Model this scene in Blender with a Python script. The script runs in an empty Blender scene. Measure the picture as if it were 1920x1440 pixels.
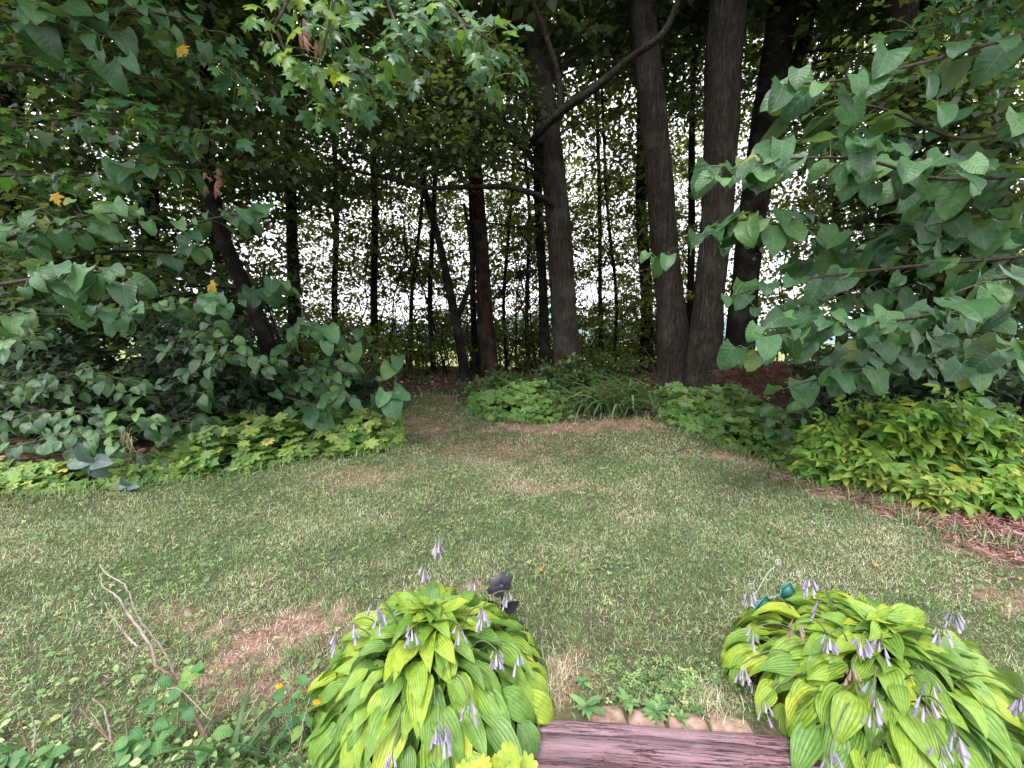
import bpy, math, random
import numpy as np
from mathutils import Vector, Matrix

sc = bpy.context.scene
RN = np.random.default_rng(11)
rd = random.Random(7)

# ------------------------------------------------------------------ camera, light, exposure
FPX, PITCH, EYE = 740.0, math.atan(80/740), 1.65
cam_d = bpy.data.cameras.new('camera')
cam_d.lens, cam_d.sensor_width = 36*FPX/1920, 36
cam_d.clip_start, cam_d.clip_end = 0.05, 9000
cam = bpy.data.objects.new('camera', cam_d)
cam.location = (0, 0, EYE)
cam.rotation_euler = (math.pi/2-PITCH, 0, 0)
sc.collection.objects.link(cam)
sc.camera = cam

SUN_EL, SUN_AZ = math.radians(58), math.radians(205)      # behind the viewer, high, through cloud
world = bpy.data.worlds.new('World')
sc.world = world
world.use_nodes = True
wn, wl = world.node_tree.nodes, world.node_tree.links
wn.clear()
sky = wn.new('ShaderNodeTexSky')
sky.sky_type = 'NISHITA'
sky.sun_disc = False
sky.sun_elevation, sky.sun_rotation = SUN_EL, SUN_AZ
sky.air_density, sky.dust_density = 1.0, 4.0
wmix = wn.new('ShaderNodeMixRGB')                          # cloud cover: even, nearly white
wmix.inputs[0].default_value = 0.85
wmix.inputs[2].default_value = (12.4, 12.2, 13.2, 1)
wbg = wn.new('ShaderNodeBackground')
wbg.inputs[1].default_value = 0.12
wo = wn.new('ShaderNodeOutputWorld')
wl.new(sky.outputs[0], wmix.inputs[1]); wl.new(wmix.outputs[0], wbg.inputs[0]); wl.new(wbg.outputs[0], wo.inputs[0])
sun_d = bpy.data.lights.new('sun', 'SUN')
sun_d.energy, sun_d.angle, sun_d.color = 1.5, math.radians(16), (1, .97, .92)
sun = bpy.data.objects.new('sun', sun_d)
sun.rotation_euler = (math.pi/2-SUN_EL, 0, math.pi-SUN_AZ)
sun.location = (0, -5, 20)
sc.collection.objects.link(sun)

sc.view_settings.view_transform = 'Standard'
sc.view_settings.look = 'None'
sc.view_settings.gamma = 1
sc.view_settings.use_curve_mapping = False
sc.view_settings.exposure = 1.15
sc.render.engine = 'CYCLES'
cy = sc.cycles
cy.use_denoising = True
cy.max_bounces, cy.diffuse_bounces, cy.glossy_bounces, cy.transmission_bounces = 6, 4, 2, 4
cy.transparent_max_bounces = 4
cy.caustics_reflective = cy.caustics_refractive = False
cy.sample_clamp_indirect = 6

# ------------------------------------------------------------------ geometry of the place
CP, SP = math.cos(PITCH), math.sin(PITCH)
def sm(a, b, x):
    t = np.clip((np.asarray(x, float)-a)/(b-a), 0, 1)
    return t*t*(3-2*t)
def H(x, y):
    x, y = np.asarray(x, float), np.asarray(y, float)
    h = 0.62*sm(5.5, 11, y) - 5.0*sm(15, 48, y)
    h = h + 0.25*sm(3.5, 7, np.abs(x))*sm(2, 4, y)*(1-sm(14, 30, y))
    h = h + 0.02*np.sin(x*1.3+y*.7) + 0.015*np.sin(x*2.9-y*2.1)
    h = h + 3.0*np.sin(x*.013+1)*sm(60, 300, y)
    d = np.exp(-((x-.35)/.8)**2-((y-.85)/.6)**4)              # the steps lead down towards the viewer
    return h - 0.19*d
def ray(px, py):
    dx, dy = (px-960)/FPX, (720-py)/FPX
    return np.array([dx, CP+dy*SP, -SP+dy*CP])
def P(px, py, Y):                                             # world point seen there at distance Y
    d = ray(px, py)
    return np.array([0, 0, EYE]) + d*(Y/d[1])
def G(px, py, lift=0.0):                                      # world point of the ground seen there
    d = ray(px, py); t = .4
    for i in range(1500):
        p = np.array([0, 0, EYE])+d*t
        if p[2] <= H(p[0], p[1])+lift: break
        t *= 1.004
    return p
def pw(px_width, p):                                          # metres spanned by px_width at p
    return px_width/FPX*(p[1]*CP-(p[2]-EYE)*SP)
def in_poly(x, y, poly):
    c = np.zeros(len(x), bool); n = len(poly)
    for i in range(n):
        x1, y1 = poly[i]; x2, y2 = poly[i-1]
        m = ((y1 > y) != (y2 > y)) & (x < (x2-x1)*(y-y1)/(y2-y1+1e-12)+x1)
        c ^= m
    return c

# ------------------------------------------------------------------ object helpers
COL = sc.collection
ORG = {}
def tag(o, label=None, cat=None, group=None, kind=None):
    if label: o['label'] = label
    if cat: o['category'] = cat
    if group: o['group'] = group
    if kind: o['kind'] = kind
    return o
def thing(name, label, cat, loc, group=None):
    o = bpy.data.objects.new(name, None)
    o.empty_display_size = .1
    COL.objects.link(o); o.location = loc
    ORG[o.name] = np.array(loc, float)
    return tag(o, label, cat, group)
def mesh_of(name, V, F, mat=None, smooth=True, rnd=None, uv=None):
    """V (n,3); F list of tuples or list of (m,k) arrays; rnd one value per vertex; uv (n,2) per vertex."""
    me = bpy.data.meshes.new(name)
    V = np.ascontiguousarray(V, np.float32)
    if isinstance(F, np.ndarray): F = [F]
    if len(F) and isinstance(F[0], np.ndarray):
        loops = np.concatenate([f.ravel() for f in F]).astype(np.int32)
        tot = np.concatenate([np.full(len(f), f.shape[1]) for f in F]).astype(np.int32)
    else:
        loops = np.array([i for f in F for i in f], np.int32)
        tot = np.array([len(f) for f in F], np.int32)
    start = np.concatenate([[0], np.cumsum(tot)[:-1]]).astype(np.int32)
    me.vertices.add(len(V)); me.loops.add(len(loops)); me.polygons.add(len(tot))
    me.vertices.foreach_set('co', V.ravel())
    me.loops.foreach_set('vertex_index', loops)
    me.polygons.foreach_set('loop_start', start)
    if smooth: me.polygons.foreach_set('use_smooth', np.ones(len(tot), bool))
    if rnd is not None:
        a = me.attributes.new('rnd', 'FLOAT', 'POINT'); a.data.foreach_set('value', np.asarray(rnd, np.float32))
    if uv is not None:
        u = me.uv_layers.new(name='leaf'); u.data.foreach_set('uv', np.asarray(uv, np.float32)[loops].ravel())
    me.update(calc_edges=True)
    if mat: me.materials.append(mat)
    return me
def add(name, me, parent=None, M=None):
    o = bpy.data.objects.new(name, me)
    COL.objects.link(o)
    if parent is not None:
        o.parent = parent; ORG[o.name] = ORG[parent.name]
    if M is not None: o.matrix_basis = M
    return o
def add_w(name, V, F, mat, parent=None, **k):                 # vertices given in world coordinates
    V = np.asarray(V, float)
    if parent is not None: V = V-ORG[parent.name]
    return add(name, mesh_of(name, V, F, mat, **k), parent)
def merge(parts):
    V, Fq, Ft, n = [], [], [], 0
    for v, f in parts:
        v = np.asarray(v, float)
        for k in f:
            (Fq if len(k) == 4 else Ft).append([i+n for i in k])
        V.append(v); n += len(v)
    out = []
    if Fq: out.append(np.array(Fq))
    if Ft: out.append(np.array(Ft))
    return np.concatenate(V), out
def unit(a):
    a = np.asarray(a, float)
    return a/(np.linalg.norm(a, axis=-1, keepdims=True)+1e-12)
def frames(d, n):                                             # y along d, z near n
    y = unit(d); x = unit(np.cross(y, n)); z = np.cross(x, y)
    return np.stack([x, y, z], axis=-1)
def smooth_path(pts, k=5):
    p = np.asarray(pts, float)
    if len(p) < 3: return np.array([p[0]+(p[-1]-p[0])*t for t in np.linspace(0, 1, k+1)])
    q = np.vstack([2*p[0]-p[1], p, 2*p[-1]-p[-2]]); out = []
    for i in range(1, len(q)-2):
        for t in np.linspace(0, 1, k, endpoint=False):
            a, b, c, d = q[i-1], q[i], q[i+1], q[i+2]
            out.append(.5*(2*b+(c-a)*t+(2*a-5*b+4*c-d)*t*t+(3*b-a-3*c+d)*t**3))
    out.append(p[-1])
    return np.array(out)
def tube(pts, rad, sides=8, rough=0.0, cap=True, seed=0):
    p = np.asarray(pts, float); n = len(p)
    rad = np.interp(np.linspace(0, 1, n), np.linspace(0, 1, len(np.atleast_1d(rad))), np.atleast_1d(rad))
    tan = unit(np.gradient(p, axis=0))
    ref = np.array([0, 1.0, 0]) if abs(tan[0][1]) < .8 else np.array([1.0, 0, 0])
    V, F = [], []
    for i in range(n):
        x = unit(np.cross(tan[i], ref)); y = np.cross(x, tan[i])
        ref = y if abs(np.dot(y, tan[i])) < .9 else ref
        for s in range(sides):
            a = 2*math.pi*s/sides
            r = rad[i]*(1+rough*(math.sin(3*a+seed+i*.35)+.7*math.sin(5*a-seed*2+i*.8)+.6*math.sin(8*a+i*1.7)))
            V.append(p[i]+(x*math.cos(a)+y*math.sin(a))*r)
    for i in range(n-1):
        for s in range(sides):
            a, b = i*sides+s, i*sides+(s+1) % sides
            F.append((a, b, b+sides, a+sides))
    if cap:
        V.append(p[-1]); c = len(V)-1
        for s in range(sides): F.append(((n-1)*sides+s, (n-1)*sides+(s+1) % sides, c))
    return np.array(V), F
def box(cx, cy, cz, sx, sy, sz, rot=0.0, bev=0.006, jit=0.0):
    V, F = [], []
    def sheet(z, inset): 
        return [(-sx/2+inset, -sy/2+inset, z), (sx/2-inset, -sy/2+inset, z), (sx/2-inset, sy/2-inset, z), (-sx/2+inset, sy/2-inset, z)]
    for z, ins in ((-sz/2, 0), (sz/2-bev, 0), (sz/2, bev)): V += sheet(z, ins)
    for k in range(2):
        for s in range(4):
            a, b = k*4+s, k*4+(s+1) % 4
            F.append((a, b, b+4, a+4))
    F += [(8, 9, 10, 11), (3, 2, 1, 0)]
    V = np.array(V, float)
    V += RN.uniform(-jit, jit, V.shape)
    c, s = math.cos(rot), math.sin(rot)
    V = V @ np.array([[c, s, 0], [-s, c, 0], [0, 0, 1]])
    return V+np.array([cx, cy, cz]), F

# ------------------------------------------------------------------ materials
class NT:
    def __init__(s, name):
        s.m = bpy.data.materials.new(name); s.m.use_nodes = True
        s.t = s.m.node_tree; s.t.nodes.clear()
        s.out = s.n('OutputMaterial')
    def n(s, kind, **kw):
        x = s.t.nodes.new('ShaderNode'+kind)
        for k, v in kw.items(): setattr(x, k, v)
        return x
    def l(s, a, b): s.t.links.new(a, b)
    def math(s, op, a, b=None, c=None, clamp=False):
        x = s.n('Math', operation=op); x.use_clamp = clamp
        for i, v in enumerate((a, b, c)):
            if v is None: continue
            if isinstance(v, (int, float)): x.inputs[i].default_value = v
            else: s.l(v, x.inputs[i])
        return x.outputs[0]
    def mix(s, f, a, b, blend='MIX'):
        x = s.n('MixRGB', blend_type=blend)
        for i, v in enumerate((f, a, b)):
            if isinstance(v, (int, float)): x.inputs[i].default_value = v
            elif isinstance(v, tuple): x.inputs[i].default_value = (*v, 1)
            else: s.l(v, x.inputs[i])
        return x.outputs[0]
    def ramp(s, f, stops):
        x = s.n('ValToRGB'); e = x.color_ramp.elements
        while len(e) < len(stops): e.new(.5)
        for el, (p, c) in zip(e, stops): el.position = p; el.color = (*c, 1)
        s.l(f, x.inputs[0]); return x.outputs[0]
    def noise(s, scale, vec=None, detail=3, rough=.55):
        x = s.n('TexNoise'); x.inputs['Scale'].default_value = scale
        x.inputs['Detail'].default_value = detail; x.inputs['Roughness'].default_value = rough
        if vec is not None: s.l(vec, x.inputs['Vector'])
        return x.outputs['Fac']
    def bump(s, h, strength=.3, dist=.01):
        x = s.n('Bump'); x.inputs['Strength'].default_value = strength; x.inputs['Distance'].default_value = dist
        s.l(h, x.inputs['Height']); return x.outputs[0]
    def bsdf(s, col, rough=.6, spec=.3, normal=None):
        x = s.n('BsdfPrincipled')
        if isinstance(col, tuple): x.inputs['Base Color'].default_value = (*col, 1)
        else: s.l(col, x.inputs['Base Color'])
        if isinstance(rough, (int, float)): x.inputs['Roughness'].default_value = rough
        else: s.l(rough, x.inputs['Roughness'])
        x.inputs['Specular IOR Level'].default_value = spec
        if normal is not None: s.l(normal, x.inputs['Normal'])
        return x.outputs[0]
    def done(s, sh): s.l(sh, s.out.inputs[0]); return s.m

def leaf_mat(name, stops, trans=.35, tcol=(1.5, 1.5, .7), rough=.45, spec=.4, veins=None, per='attr', edge=None, vs=1.0):
    t = NT(name)
    if per == 'attr':
        a = t.n('Attribute', attribute_name='rnd'); f = a.outputs['Fac']
    else:
        f = t.n('ObjectInfo').outputs['Random']
    col = t.ramp(f, stops)
    nrm = None
    uv = t.n('TexCoord').outputs['UV']
    geo = t.n('NewGeometry')
    if veins:
        sp = t.n('SeparateXYZ'); t.l(uv, sp.inputs[0]); u, v = sp.outputs[0], sp.outputs[1]
        au = t.math('ABSOLUTE', u)
        if veins == 'parallel':                                # hosta: ribs along the leaf
            w = t.math('SINE', t.math('MULTIPLY', u, 22.0))
            w = t.math('MULTIPLY_ADD', w, .5, .5)
            w = t.math('POWER', w, 2.0)
            line = t.math('MULTIPLY', w, .34)
            mid = t.math('LESS_THAN', au, .05)
        else:                                                  # side veins leave the midrib
            k = t.math('SUBTRACT', v, t.math('MULTIPLY', au, .28))
            k = t.math('FRACT', t.math('MULTIPLY', k, 7.0 if veins == 'pinnate' else 5.0))
            line = t.math('MULTIPLY', t.math('LESS_THAN', t.math('ABSOLUTE', t.math('SUBTRACT', k, .5)), .07), .45)
            mid = t.math('LESS_THAN', au, .05)
        allv = t.math('MAXIMUM', line, mid)
        lighter = t.mix(.22*vs, col, (.36, .46, .22))
        if veins == 'parallel':
            col = t.mix(t.math('MULTIPLY', line, .8*vs), col, t.mix(1.0, col, (.52, .62, .5), 'MULTIPLY'))
            col = t.mix(mid, col, lighter)
            sp1 = t.ramp(t.noise(55, t.n('NewGeometry').outputs['Position'], 4, .6), [(.70, (0, 0, 0)), (.76, (.85, .85, .85))])
            col = t.mix(sp1, col, (.26, .17, .07))
            nrm = t.bump(w, .5, .004)
        else:
            col = t.mix(t.math('MULTIPLY', allv, .6), col, lighter)
            nrm = t.bump(t.math('SUBTRACT', 1.0, t.math('ABSOLUTE', t.math('SUBTRACT', k, .5))), .45, .006)
        if edge:
            e = t.math('GREATER_THAN', t.math('ADD', au, t.math('MULTIPLY', t.noise(9, uv), .25)), 1.08)
            col = t.mix(e, col, edge)
    pos = geo.outputs['Position']
    blot = t.noise(38 if per != 'attr' else 14, pos, 2)
    col = t.mix(.5, col, t.mix(1.0, col, t.ramp(blot, [(.3, (.62, .64, .6)), (.7, (1.35, 1.3, 1.3))]), 'MULTIPLY'))
    und = t.mix(.35, col, (.22, .27, .2))                      # paler underside
    col = t.mix(geo.outputs['Backfacing'], col, und)
    b = t.bsdf(col, rough, spec, nrm)
    tr = t.n('BsdfTranslucent')
    t.l(t.mix(1.0, col, tcol, 'MULTIPLY'), tr.inputs[0])
    mx = t.n('MixShader'); mx.inputs[0].default_value = trans
    t.l(b, mx.inputs[1]); t.l(tr.outputs[0], mx.inputs[2])
    return t.done(mx.outputs[0])

def bark_mat(name, c1, c2, scale=1.0, red=0.0, lichen=.25):
    t = NT(name)
    pos = t.n('NewGeometry').outputs['Position']
    mp = t.n('Mapping'); mp.inputs['Scale'].default_value = (26*scale, 26*scale, 3.2*scale); t.l(pos, mp.inputs[0])
    nz = t.n('TexNoise'); nz.inputs['Scale'].default_value = 5; nz.inputs['Detail'].default_value = 3; t.l(pos, nz.inputs['Vector'])
    wv = t.mix(.06, pos, nz.outputs['Color'], 'ADD')
    def lay(sx, sz, sc_, det):
        m2 = t.n('Mapping'); m2.inputs['Scale'].default_value = (sx*scale, sx*scale, sz*scale); t.l(wv, m2.inputs[0])
        q = t.noise(sc_, m2.outputs[0], det, .6)
        return t.math('SUBTRACT', 1.0, t.math('MULTIPLY', t.math('ABSOLUTE', t.math('SUBTRACT', q, .5)), 4.5), clamp=True)
    r1, r2 = lay(16, 1.5, 1, 4), lay(40, 5, 1, 5)
    fine = t.noise(1.5, mp.outputs[0], 5)
    h = t.math('SUBTRACT', t.math('MULTIPLY_ADD', fine, .9, .45), t.math('MULTIPLY_ADD', r1, .55, t.math('MULTIPLY', r2, .3)))
    col = t.ramp(h, [(.12, tuple(x*.4 for x in c1)), (.5, c1), (.95, c2)])
    big = t.noise(2.3, pos, 4)
    lm = t.ramp(t.math('ADD', big, t.math('MULTIPLY', t.noise(60, pos, 3), .22)), [(.58, (0, 0, 0)), (.80, (1, 1, 1))])
    col = t.mix(t.math('MULTIPLY', lm, lichen*1.1), col, (.12, .13, .105))
    if red:
        mr = t.n('Mapping'); mr.inputs['Scale'].default_value = (3.5, 3.5, .7); t.l(pos, mr.inputs[0])
        r = t.ramp(t.noise(1.6, mr.outputs[0], 3), [(.5, (0, 0, 0)), (.62, (1, 1, 1))])
        col = t.mix(t.math('MULTIPLY', r, red), col, (.16, .035, .022))
    return t.done(t.bsdf(col, .95, .1, t.bump(h, 1.0, .06)))

def plain_mat(name, c1, c2, scale=8, rough=.7, spec=.25, bump=.2, stretch=(1, 1, 1)):
    t = NT(name)
    pos = t.n('NewGeometry').outputs['Position']
    mp = t.n('Mapping'); mp.inputs['Scale'].default_value = stretch; t.l(pos, mp.inputs[0])
    n = t.noise(scale, mp.outputs[0], 5)
    col = t.ramp(n, [(.3, c1), (.7, c2)])
    return t.done(t.bsdf(col, rough, spec, t.bump(n, bump, .01)))

M = {}
M['bark'] = bark_mat('grey_bark', (.050, .041, .032), (.135, .115, .092))
M['bark_red'] = bark_mat('red_stained_bark', (.026, .020, .016), (.062, .052, .042), red=.22)
M['bark_dark'] = bark_mat('dark_bark', (.022, .018, .014), (.06, .051, .041), 1.6)
M['twig'] = plain_mat('twig', (.035, .028, .022), (.08, .065, .05), 14, .85, .2, .3)
M['dead_twig'] = plain_mat('dead_twig', (.22, .16, .13), (.5, .42, .37), 30, .85, .2, .4)
M['dead_stem'] = plain_mat('dead_stem', (.15, .085, .07), (.3, .2, .165), 30, .85, .2, .4)
DG = [(0, (.018, .046, .014)), (.5, (.032, .074, .020)), (.94, (.06, .11, .024)), (1, (.10, .115, .022))]
M['maple_far'] = leaf_mat('maple_foliage_shaded', DG, .42, (1.7, 1.6, .5))  # darker than the near maple leaves: shade within the crowns put into the colour
M['back_leaf'] = leaf_mat('backlit_foliage', [(0, (.045, .08, .012)), (.6, (.10, .15, .018)), (1, (.19, .22, .028))], .58, (1.7, 1.55, .5))
M['maple'] = leaf_mat('maple_leaf', [(0, (.034, .105, .044)), (.55, (.054, .155, .056)), (.85, (.085, .21, .05)), (1, (.15, .28, .04))], .38, (1.9, 1.9, .6), .36, .5, None, 'obj')
M['bass'] = leaf_mat('basswood_leaf', [(0, (.028, .078, .032)), (.6, (.055, .142, .056)), (.96, (.095, .205, .068)), (1, (.18, .22, .06))], .25, (1.5, 1.7, .6), .46, .42, 'pinnate', 'obj')
M['maple_y'] = leaf_mat('maple_leaf_backlit', [(0, (.08, .17, .04)), (.5, (.15, .27, .04)), (1, (.28, .38, .045))], .42, (1.9, 1.9, .6), .42, .45, None, 'obj')  # yellow copy of the maple leaf, light from behind painted into its colour
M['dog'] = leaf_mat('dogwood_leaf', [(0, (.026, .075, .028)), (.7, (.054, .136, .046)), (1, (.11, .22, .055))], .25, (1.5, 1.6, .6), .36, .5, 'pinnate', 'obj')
M['dogd'] = leaf_mat('dogwood_mass_shaded', [(0, (.010, .028, .011)), (.8, (.019, .046, .017)), (1, (.04, .075, .022))], .3, (1.5, 1.6, .6), .5, .35, None, 'attr')  # inner dogwood leaves darkened: shade of the thicket painted into the colour
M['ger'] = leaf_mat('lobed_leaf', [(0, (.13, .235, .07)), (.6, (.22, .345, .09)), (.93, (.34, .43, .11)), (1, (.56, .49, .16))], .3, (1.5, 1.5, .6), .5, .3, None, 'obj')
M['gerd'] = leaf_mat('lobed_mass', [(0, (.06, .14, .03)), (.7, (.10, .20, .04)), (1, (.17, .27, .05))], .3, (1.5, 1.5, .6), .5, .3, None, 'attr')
M['gershade'] = leaf_mat('lobed_leaf_shaded', [(0, (.08, .165, .05)), (.8, (.14, .245, .07)), (1, (.22, .31, .085))], .3, (1.5, 1.5, .6), .5, .3, None, 'obj')  # shaded copy of the lobed leaf, the dimmer light put into its green
M['elder'] = leaf_mat('elder_leaf', [(0, (.09, .21, .04)), (.55, (.15, .30, .045)), (.9, (.24, .37, .045)), (1, (.42, .39, .05))], .32, (1.5, 1.5, .6), .45, .35, 'pinnate', 'obj')
M['elder_y'] = leaf_mat('elder_leaf_yellow', [(0, (.13, .25, .05)), (.5, (.21, .34, .06)), (1, (.35, .38, .08))], .32, (1.5, 1.5, .6), .45, .35, 'pinnate', 'obj')
M['elderd'] = leaf_mat('elder_mass', [(0, (.05, .12, .04)), (.8, (.10, .20, .05)), (1, (.2, .28, .06))], .3, (1.5, 1.5, .6), .5, .3, None, 'attr')
HO = [(0, (.13, .27, .05)), (.35, (.23, .38, .055)), (.8, (.34, .47, .055)), (1, (.48, .53, .06))]
M['hosta'] = leaf_mat('hosta_leaf', HO, .28, (1.3, 1.4, .6), .38, .45, 'parallel', 'obj')
M['hosta_m'] = leaf_mat('hosta_leaf_mass', HO, .28, (1.3, 1.4, .6), .42, .4, 'parallel', 'attr')
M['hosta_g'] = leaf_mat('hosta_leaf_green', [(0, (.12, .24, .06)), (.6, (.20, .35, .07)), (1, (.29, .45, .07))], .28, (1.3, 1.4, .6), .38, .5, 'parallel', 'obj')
M['dark5'] = leaf_mat('dark_palmate_leaf', [(0, (.06, .105, .09)), (1, (.085, .14, .115))], .15, (1, 1.3, .7), .4, .5, 'pinnate', 'obj')
M['strap'] = leaf_mat('strap_leaf', [(0, (.035, .08, .03)), (.8, (.07, .14, .045)), (1, (.2, .22, .09))], .3, (1.4, 1.5, .6), .45, .4, None, 'obj')
M['weed'] = leaf_mat('weed_leaf', [(0, (.06, .17, .06)), (.7, (.10, .24, .08)), (1, (.18, .30, .07))], .3, (1.3, 1.5, .7), .5, .35, 'pinnate', 'obj')
M['ros'] = leaf_mat('rosette_leaf', [(0, (.10, .21, .075)), (.7, (.17, .31, .12)), (1, (.28, .40, .16))], .25, (1.3, 1.5, .7), .5, .3, 'pinnate', 'obj')
M['weedd'] = leaf_mat('weed_mass', [(0, (.085, .18, .065)), (.5, (.17, .29, .10)), (.85, (.29, .40, .15)), (1, (.46, .50, .25))], .3, (1.3, 1.5, .7), .5, .35, None, 'attr')
M['grass'] = leaf_mat('grass_blade', [(0, (.085, .18, .075)), (.3, (.19, .31, .125)), (.52, (.35, .42, .21)), (.75, (.53, .525, .35)), (1, (.72, .67, .53))], .25, (1.3, 1.3, .6), .6, .2, None, 'attr')
M['litter'] = leaf_mat('dead_leaf', [(0, (.10, .055, .035)), (.5, (.20, .115, .075)), (1, (.40, .25, .17))], .12, (1.2, 1, .7), .7, .2, None, 'attr')
M['mulch'] = leaf_mat('red_mulch', [(0, (.10, .035, .03)), (.5, (.24, .11, .095)), (1, (.50, .33, .30))], .08, (1.2, 1, .8), .8, .2, None, 'attr')
M['orange_leaf'] = leaf_mat('orange_leaf', [(0, (.45, .15, .05)), (1, (.55, .3, .12))], .2, (1.2, 1, .7), .6, .2, None, 'obj')
M['yellow_leaf'] = leaf_mat('yellow_leaf', [(0, (.55, .34, .04)), (1, (.6, .42, .06))], .3, (1.2, 1, .5), .5, .3, None, 'obj')
M['brown_leaf'] = leaf_mat('brown_leaf', [(0, (.2, .10, .07)), (1, (.36, .21, .16))], .2, (1.2, 1, .7), .7, .2, None, 'obj')
M['needle'] = leaf_mat('rust_needles', [(0, (.055, .010, .008)), (1, (.15, .036, .02))], .1, (1.2, .8, .6), .7, .2, None, 'attr')
M['petal'] = leaf_mat('lavender_petal', [(0, (.46, .37, .60)), (1, (.74, .66, .84))], .35, (1.1, 1, 1.15), .5, .3, None, 'obj')
M['petal_br'] = leaf_mat('faded_petal', [(0, (.30, .17, .12)), (1, (.4, .25, .2))], .2, (1.1, 1, 1), .7, .2, None, 'obj')
M['orange_fl'] = leaf_mat('orange_petal', [(0, (.75, .33, .02)), (1, (.8, .42, .03))], .3, (1.2, 1, .5), .5, .3, None, 'obj')
M['scape'] = plain_mat('flower_scape', (.06, .08, .05), (.13, .15, .08), 20, .5, .4, .1)
M['gstem'] = plain_mat('green_stem', (.10, .18, .05), (.2, .28, .09), 20, .5, .4, .1)
M['dry_stalk'] = plain_mat('dry_stalk', (.2, .13, .08), (.45, .34, .22), 30, .8, .2, .1)
M['straw'] = plain_mat('straw', (.42, .33, .19), (.62, .5, .33), 20, .8, .2, .1)
M['black_metal'] = plain_mat('black_metal', (.010, .010, .016), (.028, .027, .038), 40, .42, .45, .15)
M['teal'] = plain_mat('teal_paint', (.015, .11, .10), (.05, .2, .17), 25, .4, .5, .15)
M['mint'] = plain_mat('weathered_mint_wire', (.25, .38, .29), (.42, .5, .42), 40, .5, .4, .15)
M['mint_dark'] = plain_mat('teal_frame', (.06, .24, .21), (.14, .36, .31), 30, .4, .5, .1)
M['brick'] = plain_mat('pale_orange_brick', (.20, .125, .095), (.44, .31, .245), 22, .9, .15, .5)

def timber_mat():
    t = NT('stained_timber')
    tc = t.n('TexCoord').outputs['Object']
    mp = t.n('Mapping'); mp.inputs['Scale'].default_value = (2.2, 48, 48); t.l(tc, mp.inputs[0])
    g = t.noise(2.0, mp.outputs[0], 6, .65)
    mp2 = t.n('Mapping'); mp2.inputs['Scale'].default_value = (5, 16, 16); t.l(tc, mp2.inputs[0])
    w = t.noise(1.2, mp2.outputs[0], 4)
    col = t.ramp(g, [(.2, (.155, .098, .115)), (.48, (.235, .15, .172)), (.85, (.33, .235, .255))])
    col = t.mix(t.ramp(w, [(.6, (0, 0, 0)), (.72, (.7, .7, .7))]), col, (.40, .32, .34))
    col = t.mix(t.ramp(t.noise(3.1, tc, 3), [(.45, (0, 0, 0)), (.7, (.45, .45, .45))]), col, (.19, .075, .085))
    mp3 = t.n('Mapping'); mp3.inputs['Scale'].default_value = (1.1, 34, 34); t.l(tc, mp3.inputs[0])
    ck = t.math('ABSOLUTE', t.math('SUBTRACT', t.noise(1.3, mp3.outputs[0], 5, .7), .5))
    crack = t.ramp(ck, [(.0, (1, 1, 1)), (.022, (0, 0, 0))])
    gate = t.ramp(t.noise(2.6, tc, 3), [(.42, (0, 0, 0)), (.55, (1, 1, 1))])
    crack = t.mix(1.0, crack, gate, 'MULTIPLY')
    col = t.mix(crack, col, (.03, .018, .022))
    sc1 = t.n('Mapping'); sc1.inputs['Scale'].default_value = (30, 130, 130); t.l(tc, sc1.inputs[0])
    col = t.mix(t.ramp(t.noise(1.5, sc1.outputs[0], 4, .7), [(.55, (0, 0, 0)), (.75, (.55, .55, .55))]), col, (.42, .34, .36))
    hh = t.math('SUBTRACT', g, crack)
    return t.done(t.bsdf(col, .85, .15, t.bump(hh, .8, .006)))
M['timber'] = timber_mat()

def ground_mat():
    t = NT('ground_soil')
    pos = t.n('NewGeometry').outputs['Position']
    z = t.n('Attribute', attribute_name='zone')                # r bare soil, g wood floor, b far field
    sp = t.n('SeparateColor'); t.l(z.outputs['Color'], sp.inputs[0])
    n1, n2, n3 = t.noise(7, pos, 5), t.noise(45, pos, 4), t.noise(1.1, pos, 4)
    lawn = t.ramp(n2, [(.3, (.045, .04, .025)), (.55, (.085, .078, .048)), (.75, (.17, .14, .10))])
    lawn = t.mix(t.ramp(n1, [(.4, (0, 0, 0)), (.65, (.6, .6, .6))]), lawn, (.11, .13, .05))
    soil = t.ramp(t.noise(90, pos, 5, .7), [(.32, (.17, .085, .07)), (.5, (.33, .185, .155)), (.68, (.54, .37, .33))])
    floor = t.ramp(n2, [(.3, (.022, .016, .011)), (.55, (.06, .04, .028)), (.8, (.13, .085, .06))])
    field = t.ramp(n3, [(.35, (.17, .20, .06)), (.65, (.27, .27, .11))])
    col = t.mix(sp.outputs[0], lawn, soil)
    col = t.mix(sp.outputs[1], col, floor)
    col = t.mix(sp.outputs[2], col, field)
    return t.done(t.bsdf(col, .95, .1, t.bump(t.math('ADD', n2, t.math('MULTIPLY', n1, .5)), .7, .02)))
M['ground'] = ground_mat()
M['hill'] = plain_mat('hazed_wooded_hill', (.13, .21, .22), (.20, .29, .30), .02, .95, .05, .2)  # distance haze is painted into this pale blue green

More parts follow.
